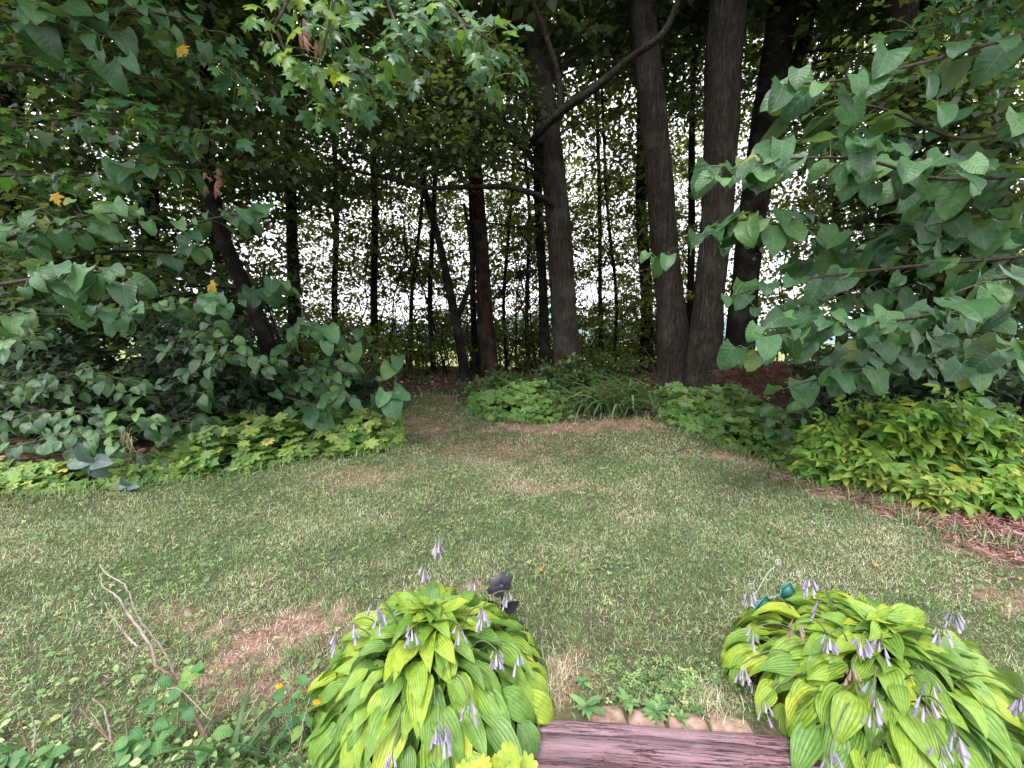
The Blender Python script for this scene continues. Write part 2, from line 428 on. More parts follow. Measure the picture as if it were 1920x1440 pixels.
# ------------------------------------------------------------------ leaf shapes (unit length, base at origin, along +y)
def fan(outline, c, zc=0.0, zf=None):
    o = np.array(outline, float); V = np.zeros((len(o)+1, 3)); V[0] = (*c, zc); V[1:, :2] = o
    if zf: V[1:, 2] = [zf(x, y) for x, y in o]
    n = len(o)
    F = np.array([(0, 1+i, 1+(i+1) % n) for i in range(n)])
    uv = np.stack([V[:, 0]*2, V[:, 1]], 1)
    return V, F, uv
mr = [(.34, -.02), (.29, .17), (.43, .22), (.58, .44), (.40, .45), (.20, .45), (.27, .69), (.13, .73)]
MAPLE = fan([(0, .06)]+mr+[(0, 1)]+[(-x, y) for x, y in mr[::-1]], (0, .36), .05, lambda x, y: -.22*abs(x)-.18*max(0, y-.5))
ml = [(.36, .02), (.56, .45), (.18, .45), (.22, .70)]
MAPLE_L = fan([(0, .05)]+ml+[(0, 1)]+[(-x, y) for x, y in ml[::-1]], (0, .36), .05, lambda x, y: -.22*abs(x)-.18*max(0, y-.5))
KITE = (np.array([(0, 0, 0), (.42, .38, -.07), (0, 1, -.12), (-.42, .38, -.07)], float), np.array([(0, 1, 2), (0, 2, 3)]),
        np.array([(0, 0), (1, .4), (0, 1), (-1, .4)], float))
TRI5 = fan([(0, 0), (.5, .2), (.16, .42), (0, 1), (-.16, .42), (-.5, .2)][::1], (0, .25), .04, lambda x, y: -.15*abs(x))
def grid_leaf(wf, rows=7, cols=5, lobe=0.0, droop=.3, fold=.25, wav=.03, seed=0, stem=.0, rise=.0, rag=0.0):
    V, uv, F = [], [], []
    rr = random.Random(seed)
    ph = rr.uniform(0, 6)
    tw = rr.uniform(-.35, .35)
    ang = [rise-droop*2*(i/(rows-1))**1.2 for i in range(rows)]
    yy = zz = 0.0; ys, zs = [0.0], [0.0]
    for i in range(1, rows):
        a = (ang[i]+ang[i-1])/2; L = 1/(rows-1)
        yy += L*math.cos(a); zz += L*math.sin(a); ys.append(yy); zs.append(zz)
    for i in range(rows):
        t = i/(rows-1); w = wf(t)
        for j in range(cols):
            s = -1+2*j/(cols-1)
            x = s*w*(1+(rag*rr.uniform(-1, 1) if j in (0, cols-1) and 0 < i < rows-1 else 0))
            y = ys[i]-lobe*abs(s)**1.5*(1-t)**2
            z = zs[i]+fold*abs(x)+wav*math.sin(ph+t*9+s*2.0)*abs(s)+tw*x*t
            V.append((x, y, z)); uv.append((s, t))
    for i in range(rows-1):
        for j in range(cols-1):
            a = i*cols+j; F.append((a, a+1, a+1+cols, a+cols))
    return np.array(V), F, np.array(uv)
hw = lambda t: .55*(max(1-t, 0))**.72*(t+.12)**.35*1.35+.004
ow = lambda t: .34*math.sin(math.pi*min(1, (t*.96+.04))**.8)**.85*(1-.15*t)+.004
ew = lambda t: .23*math.sin(math.pi*min(1, (t*.97+.03))**.72)**.9+.003
sw = lambda t: .62*(t+.012)**.5*max(0, 1-t)**1.1+.003
def hmeshes(name, wf, mat, n=5, **k):
    out = []
    for i in range(n):
        kk = dict(k); kk['droop'] = k.get('droop', .3)*rd.uniform(.4, 1.5); kk['fold'] = k.get('fold', .25)*rd.uniform(.2, 1.5)
        V, F, uv = grid_leaf(wf, seed=i*7+3, **kk)
        out.append(mesh_of(name, V, F, mat, uv=uv))
    return out
L_BASS = hmeshes('heart_leaf', hw, M['bass'], 9, rows=8, lobe=.17, droop=.5, fold=.28, wav=.05, rag=.09)
L_DOG = hmeshes('oval_leaf', ow, M['dog'], 7, rows=6, droop=.4, fold=.3, rag=.05)
L_HOSTA = hmeshes('hosta_leaf', sw, M['hosta'], 10, rows=9, droop=.52, fold=.42, wav=.035, rise=.28, rag=.03)
L_HOSTAG = hmeshes('hosta_leaf', sw, M['hosta_g'], 6, rows=9, droop=.52, fold=.4, wav=.03, rise=.28)
L_DARK5 = hmeshes('palmate_leaflet', ow, M['dark5'], 3, rows=6, droop=.25)
L_WEED = hmeshes('weed_leaf', ow, M['weed'], 4, rows=6, droop=.35)
V, F, uv = MAPLE
L_MAPLE = []
for i in range(5):
    v = V.copy(); v[:, 2] += RN.uniform(-.06, .06, len(v)) - .25*rd.uniform(0, 1.2)*v[:, 1]**2
    L_MAPLE.append(mesh_of('maple_leaf', v, F, M['maple'], uv=uv))
L_MAPLEM = L_MAPLE[:2]+[mesh_of('maple_leaf', np.array([v.co[:] for v in me_.vertices]), MAPLE[1], M['maple_y'], uv=MAPLE[2]) for me_ in L_MAPLE[1:4]]
L_YELLOW = [mesh_of('maple_leaf', MAPLE[0], MAPLE[1], M['yellow_leaf'])]
L_ORANGE = [mesh_of('maple_leaf', MAPLE[0]*np.array([1, 1, 1.6]), MAPLE[1], M['orange_leaf'])]
v = MAPLE[0].copy(); v[:, 2] -= .9*np.abs(v[:, 0])+.5*v[:, 1]**2; v[:, 0] *= .6
L_BROWN = [mesh_of('shrivelled_leaf', v, MAPLE[1], M['brown_leaf'])]
def gleaf(n=7, k=0):
    o = []
    m = 29
    for i in range(m):
        a = math.radians(-90+18)+i/(m-1)*math.radians(324)
        ph = (i/(m-1))*n
        r = .5*(.60+.40*abs(math.sin(math.pi*ph))**.7)*(1+.05*math.sin(i*2.3+k))
        o.append((r*math.cos(a), r*math.sin(a)))
    return fan(o, (0, 0), -.05, lambda x, y: .02-.10*(x*x+y*y)*2+.03*math.sin(9*math.atan2(y, x)))
GER = gleaf()
GER_L = fan([(.5*r*math.cos(a), .5*r*math.sin(a)) for a, r in [(math.radians(-70+i*32), (1.0 if i % 2 else .66)) for i in range(11)]], (0, 0), -.04, lambda x, y: .02-.15*(x*x+y*y))
L_GER = [mesh_of('lobed_leaf', *gleaf(7, k)[:2], M['ger']) for k in range(3)]
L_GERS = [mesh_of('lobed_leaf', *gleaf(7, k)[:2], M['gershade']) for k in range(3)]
def compound(seed):
    rr = random.Random(seed); Vs, Fs, us, n = [], [], [], 0
    for (bx, by, ang, ln) in ((0, .52, 0, .5), (.0, .50, 62, .44), (.0, .50, -62, .44), (0, .20, 75, .36), (0, .20, -75, .36)):
        V, F, uv = grid_leaf(ew, 5, 3, droop=.35*rr.uniform(.6, 1.5), fold=.35, wav=.02, seed=seed)
        a = math.radians(ang+rr.uniform(-9, 9)); V = V*ln*rr.uniform(.85, 1.1)
        x = V[:, 0]*math.cos(a)+V[:, 1]*math.sin(a); y = -V[:, 0]*math.sin(a)+V[:, 1]*math.cos(a)
        V = np.stack([x+bx, y+by, V[:, 2]-.10*by+.02], 1)
        Vs.append(V); Fs += [tuple(i+n for i in f) for f in F]; us.append(uv); n += len(V)
    V = np.array([(-.008, 0, 0), (.008, 0, 0), (.005, .55, -.03), (-.005, .55, -.03)]); Vs.append(V); us.append(np.zeros((4, 2)))
    Fs.append(tuple(i+n for i in range(4)))
    return np.concatenate(Vs), Fs, np.concatenate(us)
L_ELDER, L_ELDERY = [], []
for k in range(4):
    V, F, uv = compound(k)
    L_ELDER.append(mesh_of('compound_leaf', V, F, M['elder'], uv=uv))
    L_ELDERY.append(mesh_of('compound_leaf', V, F, M['elder_y'], uv=uv))
V, F, uv = grid_leaf(lambda t: .035*(1-t**3)+.001, 8, 3, droop=1.0, fold=.5, rise=1.15, wav=0)
L_STRAP = [mesh_of('strap_leaf', *grid_leaf(lambda t: .03*(1-t**3)+.001, 8, 3, droop=d, fold=.5, rise=1.2, wav=0)[:2], M['strap']) for d in (.7, 1.0, 1.25)]

def put_leaves(meshes, name, parent, pos, d, n, size, far=None):
    """every leaf an object of its own under its branch or plant"""
    Rm = frames(np.asarray(d, float), np.asarray(n, float)); o0 = ORG[parent.name]
    for i in range(len(pos)):
        s = float(size[i]); m = Matrix.Identity(4)
        r = Rm[i]*s; p = pos[i]-o0
        for a in range(3):
            m[a][0], m[a][1], m[a][2], m[a][3] = r[a][0], r[a][1], r[a][2], p[a]
        add(name, meshes[rd.randrange(len(meshes))], parent, m)
def scatter(name, tpl, pos, d, n, size, mat, parent=None, rnd=None, kind=None):
    V, F, uv = tpl
    pos = np.asarray(pos, float); N = len(pos)
    if parent is not None: pos = pos-ORG[parent.name]
    Rm = frames(d, n)*np.asarray(size, float)[:, None, None]
    W = np.einsum('nij,vj->nvi', Rm, V)+pos[:, None, :]
    FF = (F[None]+(np.arange(N)*len(V))[:, None, None]).reshape(-1, F.shape[1])
    r = RN.random(N) if rnd is None else rnd
    me = mesh_of(name, W.reshape(-1, 3), FF, mat, rnd=np.repeat(r, len(V)), uv=np.tile(uv, (N, 1)), smooth=False)
    o = add(name, me, parent)
    if kind: o['kind'] = kind
    return o
def ball(n):
    v = unit(RN.normal(size=(n, 3))); return v*(RN.random((n, 1))**(1/3))
def cloud(c, rad, clumps, per, size, flat=.28, clump_r=.6, tilt=.35, tocam=.15):
    """layered clumps of leaves inside an ellipsoid: positions, directions, normals, sizes"""
    c, rad = np.asarray(c, float), np.asarray(rad, float)
    cc = c+ball(clumps)*rad
    k = RN.uniform(.55, 1.35, clumps)*clump_r
    q = ball(clumps*per).reshape(clumps, per, 3)*np.stack([k, k, k*flat], 1)[:, None, :]
    q[:, :, 2] -= .25*(q[:, :, 0]**2+q[:, :, 1]**2)/k[:, None]
    tl = RN.normal(size=(clumps, 1, 2))*.25
    q[:, :, 2] += q[:, :, 0]*tl[:, :, 0]+q[:, :, 1]*tl[:, :, 1]
    out = unit(q*np.array([1, 1, .3])+RN.normal(size=q.shape)*.15)
    pos = (cc[:, None]+q).reshape(-1, 3)
    d = (out+RN.normal(size=q.shape)*.45+np.array([0, 0, -.35])).reshape(-1, 3)
    n = RN.normal(size=d.shape)*tilt+np.array([0, -tocam, 1.0])
    s = size*RN.uniform(.65, 1.25, len(pos))
    return pos, d, n, s, cc
def pxc(px, py, Y, wpx, hpx, dY):                              # an ellipsoid given by where it is seen
    c = P(px, py, Y); return c, (pw(wpx, c), dY, pw(hpx, c))

# ------------------------------------------------------------------ ground, field, hills
LAWN_PX = [(0, 940), (60, 938), (180, 925), (330, 908), (450, 892), (560, 872), (680, 858), (748, 845), (752, 815), (742, 778), (752, 752), (800, 738),
           (850, 745), (868, 778), (910, 790), (1020, 797), (1110, 790), (1200, 783), (1236, 793), (1300, 818), (1360, 845), (1420, 862), (1500, 912), (1580, 925),
           (1650, 945), (1720, 985), (1800, 1005), (1920, 1040)]
LAWN = [tuple(G(*p)[:2]) for p in LAWN_PX]
LAWN = LAWN+[(6.5, 2.0), (6.5, .4), (-6.5, .4), (-6.5, LAWN[0][1])]
BARE = [(540, 1185, 120, 46, .85), (440, 1260, 80, 40, .5), (700, 893, 100, 20, .5), (930, 852, 120, 20, .45), (1060, 800, 130, 10, .75), (1190, 792, 90, 9, .7), (790, 800, 60, 18, .6),
        (1400, 858, 60, 12, .9), (1690, 955, 60, 14, 1), (1890, 1035, 90, 32, 1), (1870, 1125, 70, 30, .7), (1020, 915, 90, 14, .4), (1050, 1275, 45, 40, .7), (1330, 1312, 40, 25, .7),
        (1390, 1225, 25, 16, .8), (850, 1110, 50, 16, .5), (330, 1150, 60, 22, .4), (1540, 925, 40, 10, .7), (520, 1290, 90, 50, .6)]
BW = []
for px, py, w, h, s in BARE:
    c = G(px, py); BW.append((c[0], c[1], pw(w, c), abs(G(px, py-h)[1]-G(px, py+h)[1])/2, s))
def bare_at(x, y):
    b = np.zeros(np.shape(x))
    wob = .25*np.sin(x*7+y*5+np.sin(y*9))+.28*np.sin(x*15-y*11+2*np.sin(x*5))+.26*np.sin(x*31+y*27+2*np.sin(y*13-x*4))+.2*np.sin(x*55-y*47)
    for cx, cy, rx, ry, s in BW:
        r = np.sqrt(((x-cx)/rx)**2+((y-cy)/ry)**2)+wob
        b = np.maximum(b, s*(1-sm(.35, 1.3, r)))
    return b
xs = np.concatenate([-np.geomspace(4000, 9, 26), np.linspace(-8.6, 8.6, 216), np.geomspace(9, 4000, 26)])
ys = np.concatenate([[-400, -60, -12, -4, -1, 0], np.linspace(.3, 12, 160), np.geomspace(12.4, 4200, 60)])
X, Y = np.meshgrid(xs, ys)
gv = np.stack([X, Y, H(X, Y)], -1).reshape(-1, 3)
nx, ny = len(xs), len(ys)
ii = (np.arange(ny-1)[:, None]*nx+np.arange(nx-1)).ravel()
gf = np.stack([ii, ii+1, ii+1+nx, ii+nx], 1)
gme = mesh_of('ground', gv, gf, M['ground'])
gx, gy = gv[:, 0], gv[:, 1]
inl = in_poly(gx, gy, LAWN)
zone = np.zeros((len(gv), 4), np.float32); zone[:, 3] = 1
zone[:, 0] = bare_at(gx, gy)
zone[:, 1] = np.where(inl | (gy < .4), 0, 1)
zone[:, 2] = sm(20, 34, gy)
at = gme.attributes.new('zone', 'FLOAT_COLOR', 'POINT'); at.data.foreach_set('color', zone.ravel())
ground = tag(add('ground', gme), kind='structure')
hx = np.linspace(-3600, 3600, 90); hv, hf = [], []
for j, (yy, k) in enumerate(((1500, 0), (1750, .55), (2100, 1), (2900, .8))):
    for x in hx:
        hv.append((x, yy+60*math.sin(x*.004), -12+k*(112+34*math.sin(x*.0021+.6)+18*math.sin(x*.0071)+5*math.sin(x*.031+j))))
for j in range(3):
    for i in range(89):
        a = j*90+i; hf.append((a, a+1, a+91, a+90))
tag(add_w('hills', hv, hf, M['hill']), kind='structure')

# ------------------------------------------------------------------ steps, brick edging
pa, pb = G(1000, 1352), G(1390, 1384)
yaw = math.atan2(pb[1]-pa[1], pb[0]-pa[0])
mid = (pa+pb)/2
st = thing('timber_step', 'weathered reddish purple timber step at the lawn edge between the two hostas', 'step', (mid[0], mid[1], -.08))
ux, uy = np.array([math.cos(yaw), math.sin(yaw), 0]), np.array([-math.sin(yaw), math.cos(yaw), 0])
def timber(off, w, z, seed):
    c = mid-uy*off
    L, n = 1.7, 40; V, F = [], []
    rr = random.Random(seed)
    prof = [(-w/2, -.14), (-w/2, -.012), (-w/2+.004, -.003), (-w/2+.010, 0), (-w*.02, 0), (0.0, -.012), (w*.03, 0), (w/2-.010, 0), (w/2-.004, -.003), (w/2, -.012), (w/2, -.14)]
    for i in range(n+1):
        x = -L/2+L*i/n
        cr = .012*math.sin(x*3+seed)+.004*math.sin(x*17+seed)
        dep = max(0, .4+.6*math.sin(x*2.3+seed))
        for j, (yy, zz) in enumerate(prof):
            dy = rr.uniform(-.0012, .0012)+(cr if 3 < j < 7 else 0)+(.004*math.sin(x*9+seed*3)+rr.uniform(-.002, .002) if j in (0, 1, 2, 8, 9, 10) else 0)
            V.append((x, yy+dy+.003*math.sin(x*5+seed), (zz if j != 5 else zz*dep*1.4)+rr.uniform(-.0008, .0008)))
    m = len(prof)
    for i in range(n):
        for j in range(m-1):
            a = i*m+j; F.append((a, a+m, a+m+1, a+1))
    F += [tuple(range(m)), tuple(n*m+j for j in range(m-1, -1, -1))]
    o = add('timber', mesh_of('timber', V, F, M['timber'], smooth=False), st)
    o.rotation_euler = (0, 0, yaw); p = c-ORG[st.name]; o.location = (p[0], p[1], z-ORG[st.name][2])
    return o
timber(.065, .125, .012, 1)
timber(.216, .133, -.030, 2)
timber(.370, .133, -.055, 3)
ed = thing('brick_edging', 'pale orange bricks laid flat along the back of the timber step', 'edging', tuple(mid+uy*.06))
for k, (u, ln) in enumerate(((-.12, .17), (.055, .15), (.235, .17), (.42, .17), (.6, .16))):
    c = mid+ux*u+uy*(.058+RN.uniform(-.006, .006))
    V, F = box(c[0], c[1], -.031+RN.uniform(-.007, .003), ln, .085, .05, yaw+RN.uniform(-.09, .09), .012, .005)
    add_w('brick', V, F, M['brick'], ed, smooth=False)

# ------------------------------------------------------------------ trees
def extend(path, top):
    p = [np.array(q, float) for q in path]
    if p[-1][2] < top:
        d = p[-1]-p[-2]; d = d/max(d[2], .2)
        p.append(p[-1]+d*(top-p[-1][2])*.5+np.array([RN.normal()*.1, RN.normal()*.1, 0])); p.append(p[-1]+d*(top-p[-1][2])*.7)
    return p
def tree(name, label, cat, trunk, limbs=(), clouds=(), mat='bark', leafmat='maple_far', tpl=KITE, top=12.0, group=None, twigs=40, sides=14, rough=.035, base=None, crown=True):
    """trunk: [(px,py,Y,width_px)...] from the ground up; limbs the same; clouds: ellipsoids of foliage"""
    pts = [P(a, b, c) for a, b, c, w in trunk]
    rads = [pw(w, p)*.43 for (a, b, c, w), p in zip(trunk, pts)]
    p0 = pts[0].copy(); gz = float(H(p0[0], p0[1]))
    foot = np.array([p0[0]-(pts[1][0]-p0[0])*.15, p0[1], gz-.15])
    pts[0] = np.array([p0[0], p0[1], max(p0[2], gz+.25)])
    path = extend([foot]+pts, top)
    rr = [rads[0]*1.45, rads[0]*1.05]+rads[1:]+[rads[-1]*.6, rads[-1]*.15][:len(path)-len(pts)-1]
    sp = smooth_path(path, 6)
    t = thing(name, label, cat, (foot[0], foot[1], gz), group)
    V, F = tube(sp, np.interp(np.linspace(0, 1, len(sp)), np.linspace(0, 1, len(rr)), rr), sides, rough, seed=rd.uniform(0, 6))
    add_w('trunk', *merge([(V, F)]), M[mat], t)
    for lb in limbs:
        lp = smooth_path([P(a, b, c) for a, b, c, w in lb], 6)
        lr = [pw(w, P(a, b, c))*.29 for a, b, c, w in lb]
        V, F = tube(lp, lr, 8, rough*.8, seed=rd.uniform(0, 6))
        add_w('limb', *merge([(V, F)]), M[mat], t)
    A = [cloud(*c) for c in clouds]
    if A:
        pos, d, n, s = [np.concatenate([a[i] for a in A]) for i in range(4)]
        tag(scatter('foliage', tpl, pos, d, n, s, M[leafmat], t), kind='stuff')
        cc = np.concatenate([a[4] for a in A])
        if twigs:
            tw = []
            for k in RN.choice(len(cc), min(twigs, len(cc)), False):
                e = cc[k]; j = np.argmin(np.linalg.norm(sp-e+np.array([0, 0, .6]), axis=1)); b = sp[max(j-1, 1)]
                m = (b+e)/2+np.array([RN.normal()*.15, RN.normal()*.15, .2]); L = np.linalg.norm(e-b)
                if L > 5: continue
                r = max(.006, min(.02, .006*L))
                tw.append(tube(smooth_path([b, m, e], 4), [r*1.4, r, .003], 4, cap=False))
            if tw: tag(add_w('branches', *merge(tw), M[mat], t), kind='stuff')
    return t
def C(px, py, Y, w, h, dY, clumps, per, size, **k):
    c, r = pxc(px, py, Y, w, h, dY)
    return (c, r, clumps, per, size, k.get('flat', .28), k.get('cr', .6), k.get('tilt', .35), k.get('tocam', .15))
def TOP(px, Y, z, rx, ry, rz, n, size=.3):                     # the crown above the frame, coarser sprays
    x = (px-960)/FPX*Y
    return ((x, Y, z), (rx, ry, rz), n, 40, size, .35, 1.0, .35, .1)

GW = 'mature maples along the wood edge'
tree('maple_tree', 'grey trunked maple in the middle with a long limb rising to the right', 'tree',
     [(1068, 700, 10, 66), (1058, 600, 10, 54), (1048, 440, 10, 54), (1035, 300, 10, 52), (1018, 180, 10, 50), (985, 60, 10, 46), (940, -60, 10, 40)],
     [[(1020, 265, 9.9, 26), (1000, 262, 9.4, 24), (1050, 212, 8.6, 26), (1115, 165, 8.2, 26), (1180, 110, 8, 22), (1245, 60, 7.8, 20), (1282, -30, 7.6, 16)],
      [(1052, 212, 8.6, 20), (1046, 140, 8.4, 19), (1020, 60, 8.2, 17), (990, -20, 8, 14)],
      [(1048, 400, 10, 22), (1020, 372, 9.5, 20), (960, 352, 9.2, 17), (890, 350, 9, 15), (800, 352, 8.8, 14), (730, 335, 8.6, 12), (660, 318, 8.5, 10), (600, 290, 8.4, 6)],
      [(1045, 330, 10, 22), (1000, 300, 10, 20), (960, 250, 10, 12), (930, 190, 10, 8), (900, 150, 10, 5)]],
     [C(1110, 70, 10.6, 200, 90, 1.0, 40, 45, .15), C(860, 190, 8.8, 170, 90, 1.5, 46, 45, .15), C(760, 260, 8.6, 150, 60, 1.2, 36, 40, .15), C(1170, 40, 10.8, 190, 90, 1.0, 50, 44, .14), C(1000, 230, 9.6, 130, 50, 1, 14, 36, .13), C(1290, 180, 10.8, 90, 70, 1, 14, 36, .13), C(1150, 330, 11.5, 70, 50, 1, 9, 36, .13), C(700, 400, 11.5, 130, 70, 1, 18, 36, .13),
      C(890, 305, 8.9, 70, 14, .6, 6, 30, .14), TOP(1020, 9.5, 11, 4, 3.5, 2.5, 90)], leafmat='maple_far', group=GW)
tree('maple_tree', 'straight grey maple trunk leaning slightly left, second to the right of the middle', 'tree',
     [(1265, 690, 9.6, 74), (1255, 560, 9.6, 58), (1245, 440, 9.6, 56), (1228, 250, 9.6, 56), (1212, 110, 9.6, 58), (1200, -40, 9.6, 56)], [],
     [C(1290, 60, 11, 180, 110, 1.2, 34, 45, .14), TOP(1260, 10, 11.5, 3.5, 3.5, 2.5, 80)], mat='bark', group=GW)
tree('maple_tree', 'thick furrowed maple trunk standing upright beside the straight leaning one', 'tree',
     [(1318, 690, 9.0, 72), (1330, 560, 9, 60), (1342, 420, 9, 64), (1352, 250, 9, 70), (1358, 100, 9, 74), (1366, -40, 9, 74)], [],
     [C(1440, 80, 10.5, 170, 140, 1.5, 34, 42, .14), TOP(1450, 9, 11.5, 3.5, 3.5, 2.5, 80)], mat='bark', group=GW)
tree('maple_tree', 'dark twin stemmed maple forking high behind the thick furrowed trunk', 'tree',
     [(1385, 690, 9.8, 60), (1398, 520, 9.8, 52), (1418, 350, 9.8, 56), (1440, 220, 9.8, 62), (1462, 60, 9.8, 56), (1475, -40, 9.8, 54)],
     [[(1440, 240, 9.8, 40), (1480, 150, 9.8, 38), (1510, 60, 9.8, 36), (1530, -40, 9.8, 34)]],
     [C(1540, 200, 10.5, 150, 130, 1.2, 36, 42, .14), C(1600, 60, 10, 170, 110, 1.4, 40, 42, .14), TOP(1560, 9.5, 11.5, 3.5, 3.5, 2.5, 70)], mat='bark_dark', group=GW)
tree('maple_tree', 'dark maple with a rust red stain down its trunk', 'tree',
     [(918, 705, 11, 42), (910, 600, 11, 34), (903, 480, 11, 31), (893, 330, 11, 29), (882, 200, 11, 27), (868, 60, 11, 26), (860, -50, 11, 22)], [],
     [C(800, 120, 10.5, 180, 120, 1.6, 50, 45, .15), C(640, 90, 10, 160, 120, 1.6, 50, 45, .15), TOP(830, 10.5, 11.5, 4, 3.5, 2.5, 80)], mat='bark_red', group=GW)
tree('maple_tree', 'forked slender dark tree left of the red stained trunk', 'tree',
     [(872, 715, 10.5, 24), (862, 640, 10.5, 19), (852, 590, 10.5, 20), (838, 520, 10.5, 18), (820, 440, 10.5, 15), (795, 350, 10.5, 13), (785, 250, 10.5, 11), (780, 150, 10.5, 9)],
     [[(855, 600, 10.5, 20), (872, 560, 10.5, 17), (884, 510, 10.5, 14), (880, 440, 10.6, 10), (870, 380, 10.7, 6)]],
     [C(780, 250, 10.8, 120, 70, 1, 26, 40, .14)], mat='bark_dark', top=8, sides=10)
tree('basswood_tree', 'crooked dark basswood leaning out over the lobed ground cover', 'tree',
     [(528, 745, 7.0, 44), (515, 690, 7.0, 36), (490, 610, 7.1, 32), (445, 510, 7.2, 30), (412, 430, 7.3, 30), (392, 330, 7.4, 30), (386, 200, 7.4, 28), (384, 60, 7.4, 26), (380, -40, 7.4, 24)],
     [[(545, 760, 7.0, 16), (540, 700, 7.0, 13), (525, 640, 7.0, 12), (470, 560, 7.1, 9)]],
     [C(300, 110, 7.2, 210, 120, 1.3, 60, 46, .15), C(420, 270, 7.5, 150, 90, 1.2, 40, 44, .15), TOP(380, 7.4, 9.5, 3, 2.5, 2.0, 70), C(250, 560, 7.5, 200, 130, 1.2, 50, 46, .16), C(430, 600, 7.8, 80, 110, .8, 26, 40, .15)], mat='bark_dark', sides=12)
tree('maple_tree', 'grey trunk at the far left behind dark leaves', 'tree',
     [(20, 700, 8.5, 44), (18, 400, 8.5, 40), (20, 200, 8.5, 40), (15, 40, 8.5, 40), (10, -40, 8.5, 38)], [],
     [C(60, 110, 7.8, 170, 140, 1.4, 60, 46, .15), C(60, 380, 7.6, 170, 150, 1.4, 60, 46, .15), TOP(60, 8, 10, 3.2, 3, 2.3, 80)], mat='bark_dark', group=GW)
T_TALL = tree('maple_tree', 'tall thin maple behind the crooked basswood holding out flat sprays of jagged leaves', 'tree',
     [(285, 700, 9.5, 34), (282, 480, 9.5, 30), (280, 300, 9.5, 30), (262, 120, 9.5, 28), (250, -40, 9.5, 26)], [],
     [C(200, 300, 9.2, 190, 150, 1.4, 50, 46, .15), C(170, 70, 9.4, 200, 110, 1.5, 45, 45, .15), C(150, 480, 9.0, 210, 130, 1.2, 70, 46, .15), C(340, 400, 9.2, 110, 110, 1, 40, 44, .14), TOP(230, 9.5, 11, 3.5, 3, 2.3, 70)], mat='bark_dark', group=GW)
T_SLIM = tree('maple_tree', 'slim dark maple whose bright drooping boughs hang over the lawn from above', 'tree',
     [(556, 690, 10, 28), (550, 540, 10, 24), (546, 380, 10, 22), (542, 200, 10, 20), (540, -40, 10, 18)], [],
     [C(530, 260, 9.8, 130, 110, 1.3, 40, 46, .15), C(480, 120, 9.6, 150, 110, 1.3, 40, 45, .15), C(500, 460, 9.8, 120, 130, 1, 36, 42, .14), C(620, 330, 10, 110, 70, 1, 24, 42, .14), TOP(530, 9.8, 11, 3.2, 3, 2.3, 60)], mat='bark_dark', group=GW)
tree('maple_tree', 'smooth grey trunk half hidden by heart shaped leaves on the right', 'tree',
     [(1655, 700, 8.2, 60), (1660, 560, 8.2, 54), (1675, 400, 8.2, 52), (1688, 250, 8.2, 52), (1692, 100, 8.2, 48), (1696, -40, 8.2, 46)], [],
     [C(1700, 150, 7.6, 160, 150, 1.2, 50, 44, .15), C(1780, 330, 7.4, 150, 130, 1.2, 46, 44, .15), TOP(1720, 8, 10, 3, 3, 2.3, 80), C(1600, 450, 8.8, 140, 130, 1, 56, 44, .15), C(1760, 560, 8.0, 150, 110, 1, 56, 44, .15)], mat='bark', group=GW)
T_FAR = tree('maple_tree', 'dark maple trunk at the far right with small fresh leaves reaching in above', 'tree',
     [(1850, 720, 8.2, 54), (1855, 500, 8.2, 50), (1862, 250, 8.2, 48), (1868, -40, 8.2, 46)], [],
     [C(1880, 200, 7.4, 150, 170, 1.3, 50, 46, .15), C(1850, 470, 6.8, 150, 130, 1.2, 60, 48, .15), TOP(1900, 8, 10, 3, 3, 2.3, 80)], mat='bark_dark', group=GW)

GS = 'slender trees at the back of the wood'
for lab, x0, x1, w, Yd, py in (('slim dark pole tree behind the middle maple', 1022, 1008, 20, 11.5, 690), ('pale slim trunk just left of the leaning maple', 1212, 1203, 26, 12.5, 690),
        ('thin pole tree in the bright gap right of the middle maple', 1128, 1116, 9, 13, 690), ('thinner wavy pole tree in the same bright gap', 1150, 1132, 7, 12.5, 690),
        ('straight thin tree standing alone in the gap left of the fork', 704, 700, 16, 13, 690), ('thin dark tree left of the lone thin tree', 632, 628, 13, 13.5, 690),
        ('slender tree close behind the forked dark tree', 892, 884, 13, 12, 690), ('pair mate slender tree with a slight lean near the fork', 812, 818, 11, 13.5, 690),
        ('thin tree leaning left beside the lone thin tree', 770, 800, 8, 14, 690), ('thin dark tree between the leaning and furrowed maples', 1292, 1300, 16, 11.5, 680),
        ('thin tree in the gap behind the twin stemmed maple', 1572, 1560, 14, 12, 690), ('slim tree in the dark wood at the left', 150, 140, 20, 10.5, 690),
        ('slim leaning tree in the dark wood at the left', 420, 350, 16, 10.5, 690), ('thin tree behind the smooth grey trunk', 1740, 1750, 18, 10.5, 690),
        ('whip thin tree near the red stained trunk', 950, 965, 7, 13, 690), ('whip thin tree close beside the middle maple', 990, 985, 8, 13.5, 690)):
    cl = []
    for k in range(8):
        t = rd.uniform(.15, 1)
        cl.append(C(x0+(x1-x0)*t*1.3+rd.uniform(-60, 60), 640-t*560, Yd+rd.uniform(-.3, .5), 70, 50, .8, 7, 32, .14, cr=.45))
    tree('slender_tree', lab, 'tree', [(x0, py, Yd, w*1.15), (x0+rd.uniform(-6, 6), 560, Yd, w), ((x0+x1)/2+rd.uniform(-7, 7), 400, Yd, w*.95), (x1+rd.uniform(-4, 4), 230, Yd, w*.85), (x1*1.0+(x1-x0)*.5, 20, Yd, w*.6)],
         [], cl, mat='bark_dark', leafmat='back_leaf', tpl=KITE, top=8.5, group=GS, twigs=24, sides=8)

